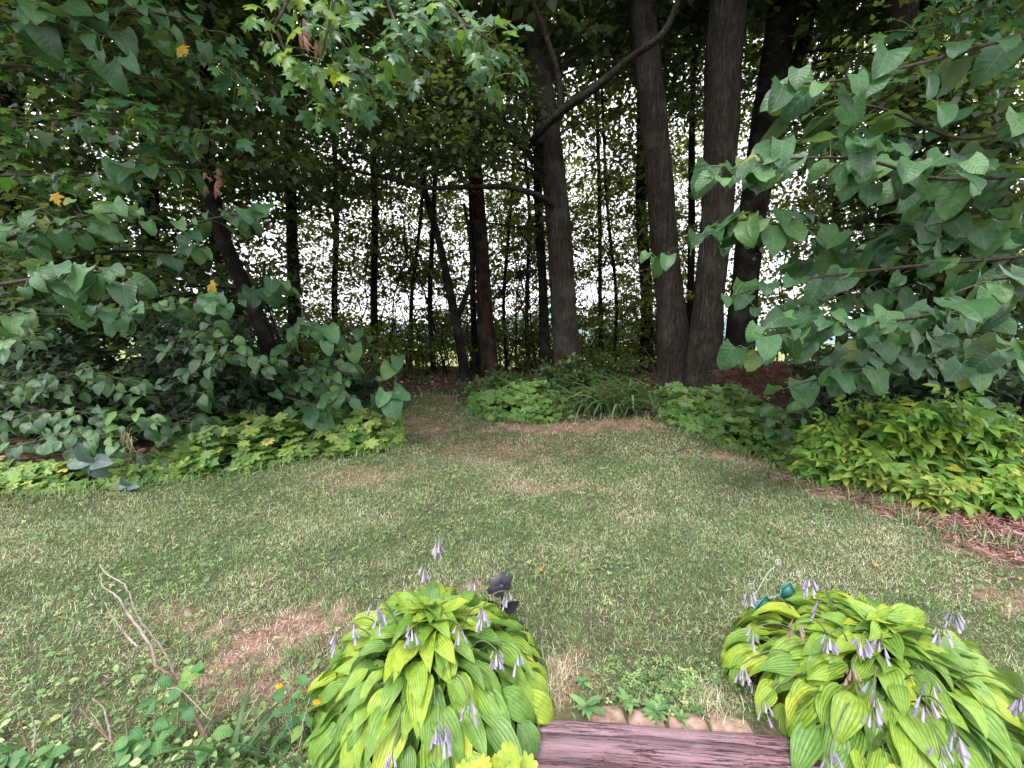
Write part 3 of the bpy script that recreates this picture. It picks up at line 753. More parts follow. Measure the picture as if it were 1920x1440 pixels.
# ------------------------------------------------------------------ saplings and bushes under the trees
GB = 'saplings behind the wood edge'
def sapling(label, px, py, Y, w, h, n, size=.12, mat='back_leaf', stems=5, name='sapling', grp=GB, per=34, tocam=.15):
    b = P(px, py, Y); gz = float(H(b[0], b[1])); c = P(px, py-h, Y)
    t = thing(name, label, 'sapling' if name == 'sapling' else 'bush', (b[0], b[1], gz), grp)
    cl = cloud((c[0], c[1], max(c[2], gz+.2)), (pw(w, c), .7, pw(h, c)), n, per, size, .35, .42, .4, tocam)
    pos = cl[0]; k = pos[:, 2] > H(pos[:, 0], pos[:, 1])+.02
    tag(scatter('foliage', KITE if size < .14 else TRI5, pos[k], cl[1][k], cl[2][k], cl[3][k], M[mat], t), kind='stuff')
    tw = []
    for i in range(stems):
        e = cl[4][rd.randrange(len(cl[4]))]
        s0 = np.array([b[0]+rd.uniform(-.2, .2), b[1]+rd.uniform(-.1, .1), gz-.05]); m = (s0+e)/2+np.array([rd.uniform(-.2, .2), 0, .1])
        tw.append(tube(smooth_path([s0, m, e+np.array([0, 0, .4])], 5), [.016, .011, .004], 5, cap=False))
    add_w('stems', *merge(tw), M['twig'], t)
    return t
sapling('olive brown bush in the gap left of the forked tree', 660, 745, 10.5, 110, 70, 46, .12, 'back_leaf', 8)
sapling('yellow green sapling low in the path gap', 760, 735, 12, 60, 60, 22, .12)
sapling('leafy sapling in the bright gap beside the red stained trunk', 965, 705, 12.5, 60, 70, 18, .12)
sapling('bright yellow green sapling between the pole trees', 1175, 705, 12.5, 75, 75, 34, .13)
sapling('low green bush at the foot of the leaning maple', 1150, 720, 11, 100, 30, 34, .12, 'maple_far', 5)
sapling('thin leafed sapling left of the lone thin tree', 600, 700, 12, 90, 90, 30, .12)
sapling('sapling behind the forked tree', 830, 720, 13, 70, 70, 14, .11)
sapling('dark bush at the foot of the middle maple', 1055, 740, 9.4, 55, 34, 26, .13, 'maple_far', 5)
sapling('small dark bush right of the red stained trunk', 940, 748, 9.4, 50, 24, 20, .12, 'maple_far', 4)
sapling('sapling in the dark wood left of the crooked basswood', 420, 740, 8.6, 130, 110, 60, .15, 'maple_far', 8)
sapling('dark sapling behind the dogwood at the left', 120, 760, 7.6, 180, 130, 80, .16, 'maple_far', 8)
sapling('dark sapling behind the big heart leaves at the right', 1560, 740, 8.0, 130, 90, 60, .15, 'maple_far', 8)
sapling('dark sapling in the far right shade', 1800, 780, 6.6, 150, 110, 80, .15, 'maple_far', 8)
# scattered small growth on the far edge of the wood reads as one thin mass
A = [cloud(*C(rd.uniform(540, 1330), rd.uniform(280, 660), rd.uniform(14, 17.5), 70, 55, 1.4, 5, 30, .115, cr=.5)) for k in range(520)]
A += [cloud(*C(rd.choice([rd.uniform(-50, 560), rd.uniform(1380, 1960)]), rd.uniform(0, 650), rd.uniform(12, 15), 70, 60, 1.2, 6, 28, .13, cr=.55)) for k in range(560)]
A += [cloud(*C(rd.uniform(500, 1400), rd.uniform(-30, 260), rd.uniform(12, 15), 70, 50, 1.2, 6, 28, .13, cr=.55)) for k in range(190)]
pos, d, n, s = [np.concatenate([a[i] for a in A]) for i in range(4)]
k = pos[:, 2] > H(pos[:, 0], pos[:, 1])
A2 = [cloud(*C(rd.uniform(560, 1330), rd.uniform(590, 700), rd.uniform(12.5, 17), 60, 22, 1.2, 5, 32, .115, cr=.45)) for k in range(230)]
pos, d, n, s = [np.concatenate([x]+[a[i] for a in A2]) for i, x in enumerate((pos, d, n, s))]
k = pos[:, 2] > H(pos[:, 0], pos[:, 1])
tag(scatter('far_thicket', KITE, pos[k], d[k], n[k], s[k], M['back_leaf']), kind='stuff')

tw = []
for k in range(120):
    x0 = rd.uniform(560, 1330) if k < 80 else rd.choice([rd.uniform(0, 560), rd.uniform(1380, 1900)]); Yd = rd.uniform(11.5, 16.5); b = P(x0, 680, Yd); b[2] = H(b[0], b[1])-.1
    hgt = rd.uniform(2.5, 6); lx = rd.gauss(0, .12); pth = [b+np.array([lx*hgt*f_+rd.gauss(0, .07), rd.gauss(0, .05), hgt*f_]) for f_ in np.linspace(0, 1, 7)]; pth[0] = b
    pth = smooth_path(pth, 3); r0 = rd.uniform(.012, .035); tw.append(tube(pth, [r0, r0*.7, r0*.25], 5, cap=False))
    for j in range(rd.randrange(3, 8)):
        i_ = rd.randrange(5, len(pth)-2); q0 = pth[i_]; a_ = rd.choice([-1, 1])*rd.uniform(.3, 1.1); L_ = rd.uniform(.4, 1.5)
        q1 = q0+np.array([math.sin(a_)*L_*.5, rd.gauss(0, .2), math.cos(a_)*L_*.35]); q2 = q0+np.array([math.sin(a_)*L_, rd.gauss(0, .3), math.cos(a_)*L_*.9+rd.gauss(0, .1)])
        tw.append(tube(smooth_path([q0, q1, q2], 4), [r0*.45, r0*.3, .003], 4, cap=False))
tag(add_w('thicket_stems', *merge(tw), M['bark_dark']), kind='stuff')

# ------------------------------------------------------------------ leafy boughs (each leaf an object)
def bough(t, pts, n, size_px, meshes, spread=(.25, .25, .12), barkmat='twig', rad=.012, down=.5, tocam=.7, name='bough', petiole=True, up=1.0, lname='leaf', pendant=None):
    path = smooth_path([P(*p) for p in pts], 6)
    br = add_w(name, *merge([tube(path, [rad*1.5, rad, rad*.3], 6)]), M[barkmat], t)
    u = RN.random(n)*(len(path)-1.001); i = u.astype(int); f = (u-i)[:, None]
    p = path[i]*(1-f)+path[i+1]*f
    off = ball(n)*np.array(spread)
    tan = unit(path[i+1]-path[i])
    pos = p+off
    size = np.array([pw(size_px*.75, q) for q in pos])*RN.uniform(.5, 1.25, n)
    d = unit(off*np.array([1, 1, .4]))*.6+tan*.5+RN.normal(size=(n, 3))*.35+np.array([0, -.25, -down*1.4])
    nn = RN.normal(size=(n, 3))*.34+np.array([0, -tocam*1.25, up])
    put_leaves(meshes, lname, br, pos, d, nn, size)
    if petiole:
        tw = [tube(np.array([p[k], (p[k]+pos[k])/2+np.array([0, 0, .02]), pos[k]]), [.003, .0025, .002], 3, cap=False) for k in range(n)]
        tag(add_w('stalks', *merge(tw), M['gstem'], br), kind='stuff')
    return br

tb = thing('basswood_tree', 'basswood at the right with big pale heart shaped leaves on long low boughs', 'tree', tuple(G(1900, 860)))
b0 = ORG[tb.name]
stem = smooth_path([b0+np.array([0, 0, -.1]), b0+np.array([.05, -.1, 1.2]), b0+np.array([-.1, -.3, 2.4]), b0+np.array([-.2, -.4, 4.0])], 6)
add_w('trunk', *merge([tube(stem, [.09, .07, .055, .03], 10, .03)]), M['bark_dark'], tb)
SHADE_CAN = lambda t, c, r, n: tag(scatter('foliage', KITE, *cloud(c, r, n, 46, .24, .3, .8, .35, .1)[:4], M['maple_far'], t), kind='stuff')  # unseen leaf layer added above the frame to shade the leaves below
SHADE_CAN(tb, (5.0, 3.3, 7.0), (3.2, 1.7, .8), 210)
bough(tb, [(1930, 60, 3.6), (1740, 115, 3.3), (1580, 150, 3.1), (1445, 160, 3.0)], 20, 80, L_BASS, (.14, .2, .12))
bough(tb, [(1930, 330, 3.9), (1760, 335, 3.4), (1620, 300, 3.1), (1450, 300, 3.0), (1320, 335, 3.0)], 60, 68, L_BASS, (.16, .25, .15))
bough(tb, [(1930, 480, 4.0), (1700, 500, 3.8), (1500, 525, 3.6), (1350, 560, 3.5)], 26, 62, L_BASS, (.2, .3, .18))
bough(tb, [(1930, 560, 3.8), (1760, 590, 3.6), (1600, 610, 3.4), (1480, 620, 3.3), (1395, 655, 3.2)], 48, 66, L_BASS, (.18, .25, .15))
bough(tb, [(1930, 520, 3.4), (1860, 525, 3.2), (1760, 560, 3.1)], 11, 88, L_BASS, (.14, .2, .1))
bough(tb, [(1930, 640, 4.0), (1880, 665, 3.7), (1830, 690, 3.6)], 13, 60, L_BASS, (.15, .2, .12))
bough(tb, [(1930, 230, 3.8), (1800, 260, 3.6), (1640, 200, 3.7), (1510, 200, 3.8)], 24, 90, L_BASS, (.2, .3, .16), down=.4, tocam=.1)
bough(tb, [(1930, 420, 4.2), (1800, 430, 4.0), (1640, 420, 4.0)], 22, 80, L_BASS, (.2, .3, .2), down=.5, tocam=.2)

tb2 = thing('basswood_tree', 'slender basswood behind the box elders with drooping boughs in front of the maples', 'tree', tuple(G(1690, 800)))
b0 = ORG[tb2.name]
stem = smooth_path([b0+np.array([0, 0, -.1]), b0+np.array([.05, -.1, 1.0]), b0+np.array([-.05, -.3, 2.2]), b0+np.array([-.2, -.4, 3.6])], 6)
add_w('trunk', *merge([tube(stem, [.05, .04, .03, .012], 10, .03)]), M['bark_dark'], tb2)
bough(tb2, [(1700, 690, 4.6), (1560, 705, 4.5), (1450, 735, 4.4)], 9, 62, L_BASS, (.16, .2, .08))
bough(tb2, [(1700, 660, 4.6), (1620, 690, 4.3), (1550, 700, 4.2)], 14, 58, L_BASS, (.18, .2, .12))
bough(tb2, [(1500, 400, 5.8), (1330, 440, 5.4), (1225, 485, 5.2)], 20, 48, L_BASS, (.2, .25, .15))
bough(tb2, [(1600, 440, 4.6), (1450, 420, 4.4), (1350, 425, 4.3)], 22, 74, L_BASS, (.2, .3, .2), down=.8, tocam=.2)
bough(tb2, [(1720, 480, 5.0), (1600, 470, 4.9), (1500, 500, 4.8)], 36, 52, L_BASS, (.22, .3, .16), tocam=.4)
bough(tb2, [(1760, 620, 4.6), (1660, 650, 4.5), (1570, 660, 4.4)], 36, 50, L_BASS, (.2, .25, .14))
bough(tb2, [(1700, 540, 4.8), (1560, 560, 4.6), (1430, 600, 4.5)], 34, 50, L_BASS, (.2, .25, .14), tocam=.4)
bough(tb2, [(1740, 260, 5.2), (1620, 250, 5.1), (1520, 270, 5.0)], 30, 54, L_BASS, (.22, .3, .16), tocam=.3)

tl = thing('basswood_tree', 'basswood at the left edge with pale heart leaves reaching over the bed', 'tree', tuple(G(-60, 800)))
b0 = ORG[tl.name]
stem = smooth_path([b0+np.array([0, 0, -.1]), b0+np.array([.1, -.1, 1.2]), b0+np.array([.0, -.2, 2.6]), b0+np.array([-.1, -.2, 4.2])], 6)
add_w('trunk', *merge([tube(stem, [.09, .07, .05, .02], 10, .03)]), M['bark_dark'], tl)
SHADE_CAN(tl, (-5.2, 3.9, 7.4), (3.3, 1.9, .9), 210)
bough(tl, [(-40, 540, 3.3), (90, 520, 3.3), (200, 510, 3.4), (270, 540, 3.5)], 22, 60, L_BASS, (.12, .2, .10))
bough(tl, [(-40, 470, 3.9), (60, 430, 4.0), (160, 405, 4.1), (265, 395, 4.2)], 64, 42, L_BASS, (.16, .3, .16))
bough(tl, [(-40, 40, 4.4), (90, 40, 4.4), (220, 75, 4.4)], 22, 60, L_BASS, (.3, .3, .25))
bough(tl, [(150, 330, 5.0), (290, 318, 5.0), (390, 320, 5.0)], 12, 62, L_BASS, (.15, .25, .06), tocam=.1)
bough(tl, [(230, 590, 4.6), (330, 570, 4.5), (430, 562, 4.5)], 30, 38, L_BASS, (.15, .3, .10))
bough(tl, [(-40, 590, 4.2), (100, 590, 4.6), (240, 585, 4.8)], 30, 44, L_BASS, (.22, .35, .16), tocam=.3)
bough(tl, [(180, 30, 4.6), (300, 25, 4.5), (400, 60, 4.5)], 26, 46, L_BASS, (.3, .3, .22))

tm = thing('basswood_sapling', 'young basswood leaning out of the wood left of the path gap', 'sapling', tuple(G(560, 785)))
b0 = ORG[tm.name]
stem = smooth_path([b0+np.array([0, 0, -.1]), b0+np.array([-.1, 0, .9]), b0+np.array([-.3, -.2, 2.0]), b0+np.array([-.5, -.2, 3.0])], 6)
add_w('trunk', *merge([tube(stem, [.03, .025, .015, .006], 7, .03)]), M['bark_dark'], tm)
bough(tm, [(540, 660, 5.8), (560, 610, 5.6), (640, 640, 5.4)], 17, 48, L_BASS, (.15, .2, .1))
bough(tm, [(470, 560, 6.2), (510, 535, 6.0), (560, 525, 6.0)], 10, 44, L_BASS, (.16, .2, .16))
bough(tm, [(520, 740, 6.0), (610, 760, 5.8), (650, 720, 5.8)], 14, 52, L_BASS, (.25, .25, .2))
bough(tm, [(560, 640, 7), (680, 640, 7), (740, 690, 6.8)], 16, 46, L_BASS, (.3, .3, .25), tocam=.1)
bough(tm, [(690, 780, 6.0), (715, 740, 5.9), (740, 742, 5.8)], 6, 58, L_BASS, (.1, .1, .08))
bough(tm, [(330, 430, 5.0), (420, 405, 5.0), (505, 400, 5.0)], 22, 42, L_BASS, (.14, .25, .1))
bough(tm, [(310, 490, 5.0), (350, 470, 4.9), (390, 462, 4.9)], 5, 55, L_BASS, (.1, .15, .03))

to = T_SLIM
bk = dict(spread=(.22, .3, .16), down=.55, tocam=.55)
add_w('limb', *merge([tube(smooth_path([P(542, 60, 9.9), P(545, -160, 7.5), P(600, -230, 5), P(700, -120, 3.7)], 6), [.06, .05, .035, .015], 7, .03)]), M['bark_dark'], to)
bough(to, [(560, -60, 3.6), (530, 20, 3.3), (490, 90, 3.2)], 34, 46, L_MAPLEM, **bk)
bough(to, [(640, -80, 3.6), (620, 30, 3.3), (590, 150, 3.2)], 46, 46, L_MAPLEM, **bk)
bough(to, [(700, -60, 3.7), (740, 40, 3.4), (760, 110, 3.3)], 50, 46, L_MAPLE, **bk)
bough(to, [(760, -60, 3.6), (850, 30, 3.3), (960, 100, 3.2)], 54, 46, L_MAPLE, **bk)
bough(to, [(800, -40, 3.9), (880, 60, 3.7), (930, 150, 3.6)], 34, 44, L_MAPLE, **bk)
bough(to, [(600, 20, 3.9), (660, 110, 3.7), (700, 190, 3.6)], 40, 44, L_MAPLE, **bk)
bough(to, [(520, 60, 4.4), (560, 150, 4.2), (620, 210, 4.1)], 36, 46, L_MAPLE, **bk)
put_leaves(L_BROWN, 'shrivelled_leaf', to, [P(575+rd.uniform(-18, 18), 55+rd.uniform(-25, 30), 3.25) for _ in range(6)], [(rd.uniform(-.3, .3), -.2, -1) for _ in range(6)], [(0, -1, .2)]*6, [.1]*6)
tl2 = T_TALL
bough(tl2, [(-20, 330, 5.4), (120, 330, 5.3), (260, 350, 5.2)], 50, 38, L_MAPLE, (.3, .3, .14), tocam=.5)
bough(tl2, [(-20, 120, 5.4), (120, 130, 5.3), (300, 150, 5.2)], 50, 38, L_MAPLE, (.3, .3, .16), tocam=.5)
bough(tl2, [(-20, 250, 4.8), (150, 215, 4.7), (290, 215, 4.6)], 76, 38, L_MAPLE, (.25, .35, .16), tocam=.5)
bough(tl2, [(200, 240, 5.4), (320, 250, 5.2), (440, 240, 5.0)], 34, 38, L_MAPLE, (.3, .35, .16), tocam=.4)
bough(tl2, [(330, 120, 5.4), (400, 110, 5.2), (470, 170, 5.0)], 46, 40, L_MAPLE, (.35, .35, .3), tocam=.4)
put_leaves(L_YELLOW, 'yellow_leaf', tl2, [P(335, 86, 4.7), P(345, 92, 4.7), P(100, 362, 5.0), P(392, 533, 5.6), P(402, 528, 5.6)], [(.6, -.2, -.5), (-.5, -.2, -.7), (.3, 0, -1), (.5, 0, -.6), (-.6, 0, -.5)], [(0, -1, .4)]*5, [.16, .13, .16, .15, .13])
put_leaves(L_BROWN, 'shrivelled_leaf', tl2, [P(400+rd.uniform(-16, 22)-(k*1.6), 315+k*3.2, 5.2) for k in range(13)], [(rd.uniform(-.5, .5), rd.uniform(-.5, .1), -1) for _ in range(13)], [(rd.uniform(-.6, .6), -1, .3) for _ in range(13)], RN.uniform(.07, .12, 13))
tr = T_FAR
bough(tr, [(1960, -30, 4.4), (1850, 20, 4.2), (1710, 60, 4.0)], 90, 38, L_MAPLE, (.3, .35, .2), tocam=.5)
bough(tr, [(1960, 60, 4.4), (1860, 90, 4.3), (1800, 130, 4.2)], 40, 38, L_MAPLE, (.25, .3, .15), tocam=.5)
bough(tr, [(1960, 120, 4.0), (1910, 150, 3.9), (1850, 175, 3.9)], 22, 40, L_MAPLE, (.2, .3, .12), tocam=.5)

# ------------------------------------------------------------------ dogwood thicket at the left
def shrub(label, name, px, py, Y, boughs, meshes, massmat, clouds, masstpl=TRI5, cat='shrub', stemn=6):
    b = P(px, py, Y); gz = float(H(b[0], b[1]))
    t = thing(name, label, cat, (b[0], b[1], gz))
    for bb in boughs: bough(t, *bb[0], meshes, **bb[1])
    A = [cloud(*c) for c in clouds]
    if A:
        pos, d, n, s = [np.concatenate([a[i] for a in A]) for i in range(4)]
        k = pos[:, 2] > H(pos[:, 0], pos[:, 1])+.03
        tag(scatter('foliage', masstpl, pos[k], d[k], n[k], s[k], M[massmat], t), kind='stuff')
        cc = np.concatenate([a[4] for a in A]); tw = []
        for i in range(stemn):
            e = cc[rd.randrange(len(cc))]; s0 = np.array([e[0]*.7+b[0]*.3, e[1]*.5+b[1]*.5, H(e[0], e[1])-.05])
            tw.append(tube(smooth_path([s0, (s0+e)/2+np.array([.05, 0, .1]), e], 5), [.012, .009, .004], 5, cap=False))
        add_w('stems', *merge(tw), M['twig'], t)
    return t
dk = dict(spread=(.26, .28, .15), down=.45, tocam=.75, rad=.008)
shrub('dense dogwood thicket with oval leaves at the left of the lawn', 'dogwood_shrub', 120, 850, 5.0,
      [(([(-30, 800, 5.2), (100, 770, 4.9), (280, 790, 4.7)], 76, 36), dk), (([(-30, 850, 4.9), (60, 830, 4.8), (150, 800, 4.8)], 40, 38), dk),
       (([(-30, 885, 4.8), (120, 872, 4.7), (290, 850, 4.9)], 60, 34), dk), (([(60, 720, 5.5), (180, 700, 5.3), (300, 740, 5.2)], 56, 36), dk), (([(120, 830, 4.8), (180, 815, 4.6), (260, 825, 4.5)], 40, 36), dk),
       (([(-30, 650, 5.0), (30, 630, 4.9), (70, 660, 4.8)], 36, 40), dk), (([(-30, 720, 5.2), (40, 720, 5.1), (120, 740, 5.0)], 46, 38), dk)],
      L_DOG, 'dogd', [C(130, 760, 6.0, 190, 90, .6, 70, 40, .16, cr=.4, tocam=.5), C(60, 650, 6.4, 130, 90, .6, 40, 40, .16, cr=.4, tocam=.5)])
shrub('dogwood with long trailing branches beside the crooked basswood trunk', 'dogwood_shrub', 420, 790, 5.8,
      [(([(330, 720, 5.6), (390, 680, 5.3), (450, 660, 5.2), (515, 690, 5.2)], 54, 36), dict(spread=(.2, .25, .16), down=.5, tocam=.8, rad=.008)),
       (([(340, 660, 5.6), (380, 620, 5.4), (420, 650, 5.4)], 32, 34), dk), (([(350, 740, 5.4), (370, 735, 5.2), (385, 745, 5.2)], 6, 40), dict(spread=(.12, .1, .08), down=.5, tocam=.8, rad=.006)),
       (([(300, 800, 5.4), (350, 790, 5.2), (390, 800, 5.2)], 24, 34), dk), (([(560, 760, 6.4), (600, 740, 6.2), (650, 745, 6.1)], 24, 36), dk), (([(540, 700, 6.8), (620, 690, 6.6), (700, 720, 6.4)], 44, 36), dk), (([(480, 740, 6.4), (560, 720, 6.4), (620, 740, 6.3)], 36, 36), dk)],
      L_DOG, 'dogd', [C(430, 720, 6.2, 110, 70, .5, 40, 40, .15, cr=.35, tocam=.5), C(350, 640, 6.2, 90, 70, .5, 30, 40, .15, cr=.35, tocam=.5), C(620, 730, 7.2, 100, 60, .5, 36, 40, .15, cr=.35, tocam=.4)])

# ------------------------------------------------------------------ low leafy beds
def bed(label, name, poly_px, hgt, n_obj, n_mass, size_px, meshes, massmat, cat='ground cover', ridge=None, shade=None):
    poly = [tuple(G(*p)[:2]) for p in poly_px]
    xs_, ys_ = [p[0] for p in poly], [p[1] for p in poly]
    c = (sum(xs_)/len(xs_), sum(ys_)/len(ys_))
    t = thing(name, label, cat, (c[0], c[1], float(H(*c))))
    def pts(n):
        out = np.zeros((0, 2))
        while len(out) < n:
            q = np.stack([RN.uniform(min(xs_), max(xs_), 4*n), RN.uniform(min(ys_), max(ys_), 4*n)], 1)
            out = np.vstack([out, q[in_poly(q[:, 0], q[:, 1], poly)]])
        return out[:n]
    e = np.array(poly)
    def edge_d(q):
        dmin = np.full(len(q), 9.0)
        for i in range(len(e)):
            a, b = e[i-1], e[i]; ab = b-a
            tt_ = np.clip(((q-a)@ab)/(ab@ab+1e-9), 0, 1)
            dmin = np.minimum(dmin, np.linalg.norm(q-a-tt_[:, None]*ab, axis=1))
        return dmin
    for n, obj in ((n_obj, True), (n_mass, False)):
        q = pts(n); ed_ = edge_d(q)
        hh = hgt*(.25+.75*sm(0, .45, ed_))*(.8+.25*np.sin(q[:, 0]*4.1)*np.sin(q[:, 1]*5.3))
        z = H(q[:, 0], q[:, 1])+hh*(RN.uniform(.92, 1.12, n) if obj else RN.uniform(.15, .95, n))
        pos = np.column_stack([q, z])
        d = np.column_stack([RN.normal(size=n)*.8, RN.normal(size=n)*.5-.5, RN.normal(size=n)*.2-.15])
        nn = np.column_stack([RN.normal(size=n)*.28, RN.normal(size=n)*.3-.75*(1-.4*sm(0, .6, ed_)), np.ones(n)])
        s = np.array([pw(size_px, p) for p in pos]); s = np.minimum(s, np.median(s)*1.3)*RN.uniform(.6, 1.25, n)
        if obj: put_leaves(meshes, 'leaf', t, pos, d, nn, s)
        else: tag(scatter('leaf_mass', GER_L, pos, d, nn, s*.95, M[massmat], t), kind='stuff')
    return t
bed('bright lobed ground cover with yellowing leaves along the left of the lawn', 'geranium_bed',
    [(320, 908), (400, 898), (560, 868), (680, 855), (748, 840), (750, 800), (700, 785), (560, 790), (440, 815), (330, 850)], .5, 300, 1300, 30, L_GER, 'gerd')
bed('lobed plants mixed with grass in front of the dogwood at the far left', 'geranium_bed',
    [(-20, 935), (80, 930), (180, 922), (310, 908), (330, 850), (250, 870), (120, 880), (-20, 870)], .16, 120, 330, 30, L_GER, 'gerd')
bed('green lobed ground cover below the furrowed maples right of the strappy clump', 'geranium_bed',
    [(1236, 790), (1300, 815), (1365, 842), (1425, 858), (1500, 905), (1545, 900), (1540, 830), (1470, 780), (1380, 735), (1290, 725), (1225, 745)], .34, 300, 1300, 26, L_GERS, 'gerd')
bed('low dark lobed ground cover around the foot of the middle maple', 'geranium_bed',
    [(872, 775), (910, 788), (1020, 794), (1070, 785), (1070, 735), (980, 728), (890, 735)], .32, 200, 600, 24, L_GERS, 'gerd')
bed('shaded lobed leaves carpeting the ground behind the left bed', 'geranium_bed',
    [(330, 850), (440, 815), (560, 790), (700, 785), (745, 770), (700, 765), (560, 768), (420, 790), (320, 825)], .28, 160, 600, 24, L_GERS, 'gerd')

A = [cloud(*C(px, py, Yd, 50, 12, .5, 5, 36, .11, cr=.38, tocam=.5)) for px, py, Yd in [(rd.uniform(560, 1330), rd.uniform(722, 752), rd.uniform(9.2, 11)) for _ in range(70)]]
pos, d, n, s = [np.concatenate([a[i] for a in A]) for i in range(4)]
zg = H(pos[:, 0], pos[:, 1]); k = (pos[:, 2] > zg+.02) & ~in_poly(pos[:, 0], pos[:, 1], LAWN)
tag(scatter('wood_undergrowth', TRI5, pos[k], d[k], n[k], s[k], M['maple_far']), kind='stuff')
# strappy daylily clump
tc_ = thing('daylily_clump', 'strappy dark green daylily clump at the middle back of the lawn', 'plant', tuple(G(1150, 778)))
pos = []; n_ = 230
for i in range(n_):
    g = G(rd.gauss(1150, 46), rd.uniform(748, 782)); pos.append(g)
a = RN.uniform(0, 2*math.pi, n_)
put_leaves(L_STRAP, 'leaf', tc_, np.array(pos), np.column_stack([np.cos(a), np.sin(a), np.zeros(n_)]), np.tile([0, 0, 1.0], (n_, 1)), RN.uniform(.6, 1.15, n_))

# ------------------------------------------------------------------ box elder shrubs at the right
GE = 'box elder suckers at the right of the lawn'
def elder(label, px, py, Y, stems, meshes, size_px, lean=0.0, nl=15):
    """stems: [(tip px, tip py)] each a leafy shoot"""
    b = P(px, py, Y); gz = float(H(b[0], b[1]))
    t = thing('box_elder_shrub', label, 'shrub', (b[0], b[1], gz), GE)
    for tx, ty, ty2 in stems:
        tip = P(tx, ty, Y-rd.uniform(0, .25)); root = np.array([b[0]*.35+tip[0]*.65, b[1]+rd.uniform(-.05, .2), gz-.04])
        path = smooth_path([root, (root*.45+tip*.55)+np.array([rd.uniform(-.05, .05), .08, .06]), tip], 8)
        sh = add_w('shoot', *merge([tube(path, [.008, .006, .003], 5)]), M['gstem'], t)
        m = nl
        pp, dd, nn, ss = [], [], [], []
        for i in range(m):
            f = .22+.78*(i+.5)/m; q = path[min(len(path)-1, int(f*(len(path)-1)))]
            for sd in (0, 1):
                az = i*2.4+sd*math.pi+rd.uniform(-.4, .4)
                o = np.array([math.cos(az), math.sin(az)*.8-.25, .15+.5*(f > .9)-.1+rd.gauss(0, .25)])
                pp.append(q+o*.03); dd.append(o+np.array([0, 0, -.22])); nn.append((rd.gauss(0, .4), -.55+rd.gauss(0, .35), 1)); ss.append(pw(size_px*.74, q)*rd.uniform(.6, 1.25)*(1.05-.3*(f > .85)))
        put_leaves(meshes, 'leaf', sh, np.array(pp), np.array(dd), np.array(nn), np.array(ss))
    return t
elder('box elder sucker with fresh green leaflets, tallest of the row at the right', 1790, 900, 4.3, [(1780, 745, 0), (1740, 800, 0), (1810, 770, 0), (1840, 800, 0), (1700, 770, 0), (1770, 830, 0), (1750, 765, 0), (1800, 730, 0)], L_ELDER, 84)
elder('low box elder with yellowing leaves on the middle of the mulch edge', 1680, 925, 4.2, [(1650, 850, 0), (1690, 870, 0), (1630, 890, 0), (1610, 850, 0), (1720, 905, 0), (1670, 905, 0)], L_ELDERY, 72)
elder('box elder with pale green leaves overhanging the lobed ground cover', 1580, 900, 4.5, [(1560, 800, 0), (1540, 860, 0), (1600, 830, 0), (1590, 870, 0), (1550, 890, 0)], L_ELDER, 66)
elder('yellow leafed box elder nearest to the bare mulch at the right', 1790, 985, 3.8, [(1750, 930, 0), (1790, 915, 0), (1830, 945, 0), (1770, 965, 0), (1850, 975, 0)], L_ELDERY, 76)
elder('bright green box elder cut off by the right side beside the mulch', 1900, 985, 3.7, [(1890, 910, 0), (1920, 930, 0), (1870, 940, 0), (1900, 975, 0), (1940, 900, 0)], L_ELDER, 84)
elder('box elder shoots rising at the far right above the bright low one', 1890, 900, 4.2, [(1880, 790, 0), (1910, 820, 0), (1860, 850, 0), (1930, 770, 0), (1900, 870, 0)], L_ELDER, 76)
elder('shaded box elder shoots behind the yellowing ones', 1660, 840, 5.0, [(1640, 745, 0), (1600, 760, 0), (1680, 740, 0), (1560, 780, 0), (1700, 770, 0)], L_ELDER, 62)
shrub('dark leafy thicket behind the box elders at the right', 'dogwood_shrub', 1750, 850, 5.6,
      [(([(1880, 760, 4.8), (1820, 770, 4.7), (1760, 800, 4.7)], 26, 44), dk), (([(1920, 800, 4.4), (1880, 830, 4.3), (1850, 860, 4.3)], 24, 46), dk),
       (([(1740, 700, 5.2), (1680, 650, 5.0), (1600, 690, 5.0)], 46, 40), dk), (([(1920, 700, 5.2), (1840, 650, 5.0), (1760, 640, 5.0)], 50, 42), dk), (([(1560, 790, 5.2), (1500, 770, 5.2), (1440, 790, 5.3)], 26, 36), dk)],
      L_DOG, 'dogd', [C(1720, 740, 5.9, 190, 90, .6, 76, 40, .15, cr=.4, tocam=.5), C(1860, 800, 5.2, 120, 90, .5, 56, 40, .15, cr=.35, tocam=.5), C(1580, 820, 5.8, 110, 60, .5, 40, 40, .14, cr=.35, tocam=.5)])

# dark palmate plants in the left bed
for (px, py, Y, sz, lab) in ((172, 868, 4.25, 50, 'dark blue green plant with five broad leaves below the dogwood'), (240, 912, 4.2, 26, 'small dark palmate plant at the lawn edge')):
    c = P(px, py, Y); t = thing('palmate_plant', lab, 'plant', (c[0], c[1], float(H(c[0], c[1]))))
    st_ = np.array([c[0], c[1]+.05, H(c[0], c[1])-.02])
    add_w('stem', *merge([tube(smooth_path([st_, (st_+c)/2+np.array([.01, .02, 0]), c], 3), [.006, .005, .004], 5)]), M['scape'], t)
    a = np.radians([90, 12, -62, -125, 170]); d = np.column_stack([np.cos(a), -.35*np.sin(a)-.25, np.sin(a)*.9])
    put_leaves(L_DARK5, 'leaf', t, np.tile(c, (5, 1)), d, np.tile([0, -1, .75], (5, 1)), pw(sz, c)*np.array([1, 1, .85, .95, .9]))

